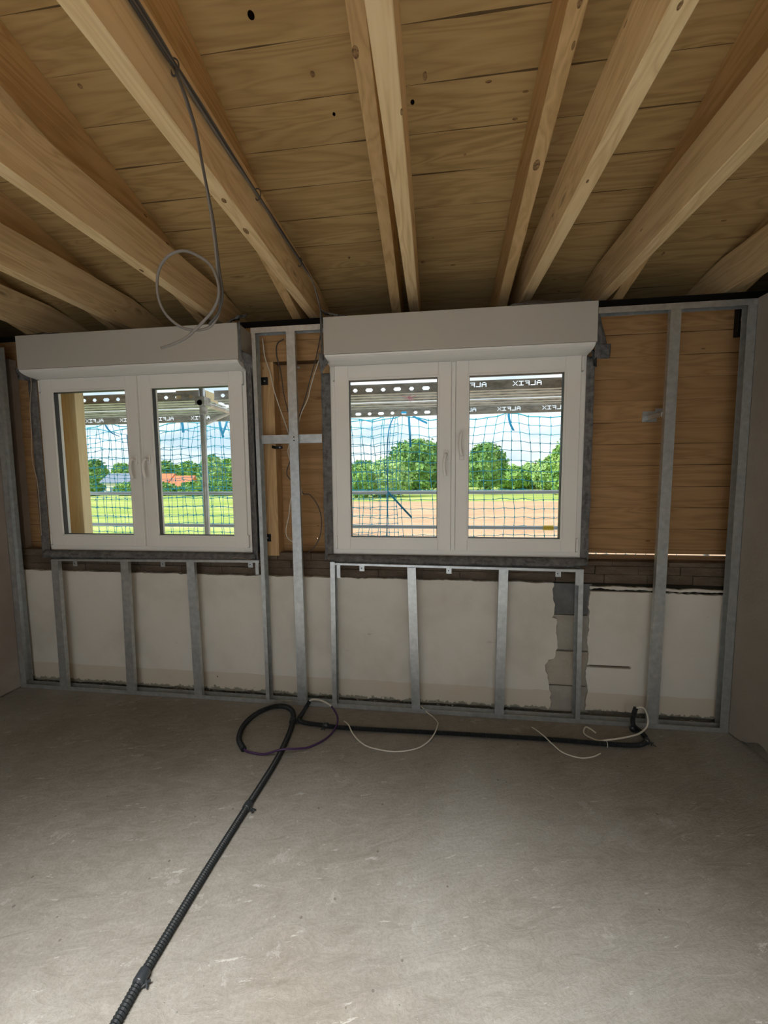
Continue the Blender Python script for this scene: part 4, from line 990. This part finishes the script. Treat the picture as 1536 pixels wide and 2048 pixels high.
TREES = [(835, 118, 876, 118, 'round_tree', 'big round leafy tree in the left sash of the right window', m_leaf2, .06),
         (775, 96, 914, 92, 'bush', 'pale rounded bush left of the big round tree', m_leaf3, 0),
         (722, 92, 928, 50, 'bush', 'low bush at the far left of the right window', m_leaf1, 0),
         (735, 150, 918, 90, 'leafy_tree', 'distant tree behind the low bush, right window', m_leaf2, .0),
         (900, 150, 905, 60, 'leafy_tree', 'tree hidden partly by the middle of the right window', m_leaf1, .0),
         (972, 110, 872, 76, 'conical_tree', 'tall conical tree in the right sash of the right window', m_leaf2, .10),
         (1022, 150, 930, 70, 'leafy_tree', 'low tree just right of the conical tree', m_leaf1, 0),
         (1062, 160, 926, 64, 'leafy_tree', 'low distant tree in the middle of the right sash', m_leaf3, 0),
         (1098, 135, 914, 60, 'leafy_tree', 'pale tree near the right edge of the right window', m_leaf3, 0),
         (1132, 104, 882, 64, 'leafy_tree', 'taller tree at the right edge of the right window', m_leaf1, 0),
         (1180, 120, 860, 90, 'leafy_tree', 'tall tree beyond the right edge of the right window', m_leaf2, 0),
         (188, 130, 908, 66, 'leafy_tree', 'tree at the left of the left window beside the post', m_leaf2, 0),
         (150, 150, 920, 70, 'leafy_tree', 'tree behind the outside post', m_leaf1, 0),
         (246, 150, 914, 44, 'leafy_tree', 'tree right of the white farm building', m_leaf1, 0),
         (285, 150, 918, 50, 'leafy_tree', 'tree behind the middle of the left window', m_leaf2, 0),
         (330, 160, 912, 60, 'leafy_tree', 'tree behind the orange roofs, left one', m_leaf2, 0),
         (378, 180, 914, 60, 'leafy_tree', 'tree behind the orange roofs, right one', m_leaf1, 0),
         (425, 122, 902, 56, 'leafy_tree', 'bright tree behind the scaffold pole', m_leaf3, 0),
         (466, 150, 908, 60, 'leafy_tree', 'tree at the right edge of the left window', m_leaf1, 0),
         (520, 118, 900, 60, 'leafy_tree', 'tree hidden behind the wall between the windows, left', m_leaf1, 0),
         (620, 130, 905, 80, 'leafy_tree', 'tree hidden behind the wall between the windows, right', m_leaf2, 0),
         (182, 108, 952, 50, 'bush', 'dark bush row in front of the white farm building', m_leaf2, 0),
         (250, 108, 956, 42, 'bush', 'low bush right of the farm building front', m_leaf1, 0),
         (330, 108, 958, 50, 'bush', 'low bush below the orange roofs', m_leaf2, 0),
         (385, 108, 956, 54, 'bush', 'low bush left of the scaffold pole', m_leaf1, 0),
         (445, 108, 950, 60, 'bush', 'bush right of the scaffold pole', m_leaf2, 0)]
for t in TREES: tree(*t)
# a long low hedge closes the horizon
mb = MB(); rr = random.Random(2)
for i in range(130):
    x = -230+3.4*i; h = 6.5+2.0*noise.noise(Vector((x*.05, 0, 3))); bm = bmesh.new(); bmesh.ops.create_icosphere(bm, subdivisions=2, radius=1)
    k = len(mb.v)
    for v_ in bm.verts: n_ = v_.co; q = 1+.3*noise.noise(n_*2+Vector((x, 0, 0))); mb.v.append((x+n_.x*4*q, 190+n_.y*3*q, GZ+h*.4+n_.z*h*.6*q))
    mb.f += [tuple(k+v_.index for v_ in f.verts) for f in bm.faces]; bm.free()
obj('hedgerow', mb, m_leaf2, label='dark hedgerow along the horizon behind the trees', cat='hedge', kind='stuff', recalc=False)
def house(px, dist, wpx, ztop_px, m_roof, m_wall, lab, roofh=.5, name='house'):
    D = dist; cx = ratio_x(px)*D; y = D-2.4; H = (951-ztop_px)/FPX*D+1.5-GZ; Wd = wpx/FPX*D; x0, x1 = cx-Wd/2, cx+Wd/2; e_ = GZ+H*(1-roofh)
    root = empty(name, (cx, y, GZ), label=lab, cat='building')
    obj('walls', MB().box(x0, x1, y, y+8, GZ, e_), m_wall, root)
    obj('roof', MB().prismx([(y-.6, e_), (y+4, GZ+H), (y+8.6, e_)], x0-.4, x1+.4), m_roof, root)
    n = 4
    for i in range(n):
        wx_ = x0+Wd*(i+.5)/n; obj('house_window', MB().box(wx_-.5, wx_+.5, y-.06, y, GZ+1.2, GZ+2.4), m_solar, root)
house(228, 118, 66, 934, m_solar, m_render, 'white farm building with a grey panelled roof, left window', .45)
house(355, 122, 44, 941, m_rooftile, m_render, 'house with a bright orange roof left of the scaffold pole', .6)
house(322, 126, 26, 936, m_rooftile, m_render, 'small house with an orange roof behind the window handle', .5)
obj('telegraph_mast', MB().tube([(ratio_x(1070)*150, 147, GZ), (ratio_x(1070)*150, 147, GZ+10.2)], .16, 6).box(ratio_x(1070)*150-.9, ratio_x(1070)*150+.9, 146.9, 147.1, GZ+9.4, GZ+9.6), m_bark, label='thin mast sticking up behind the low trees', cat='mast')
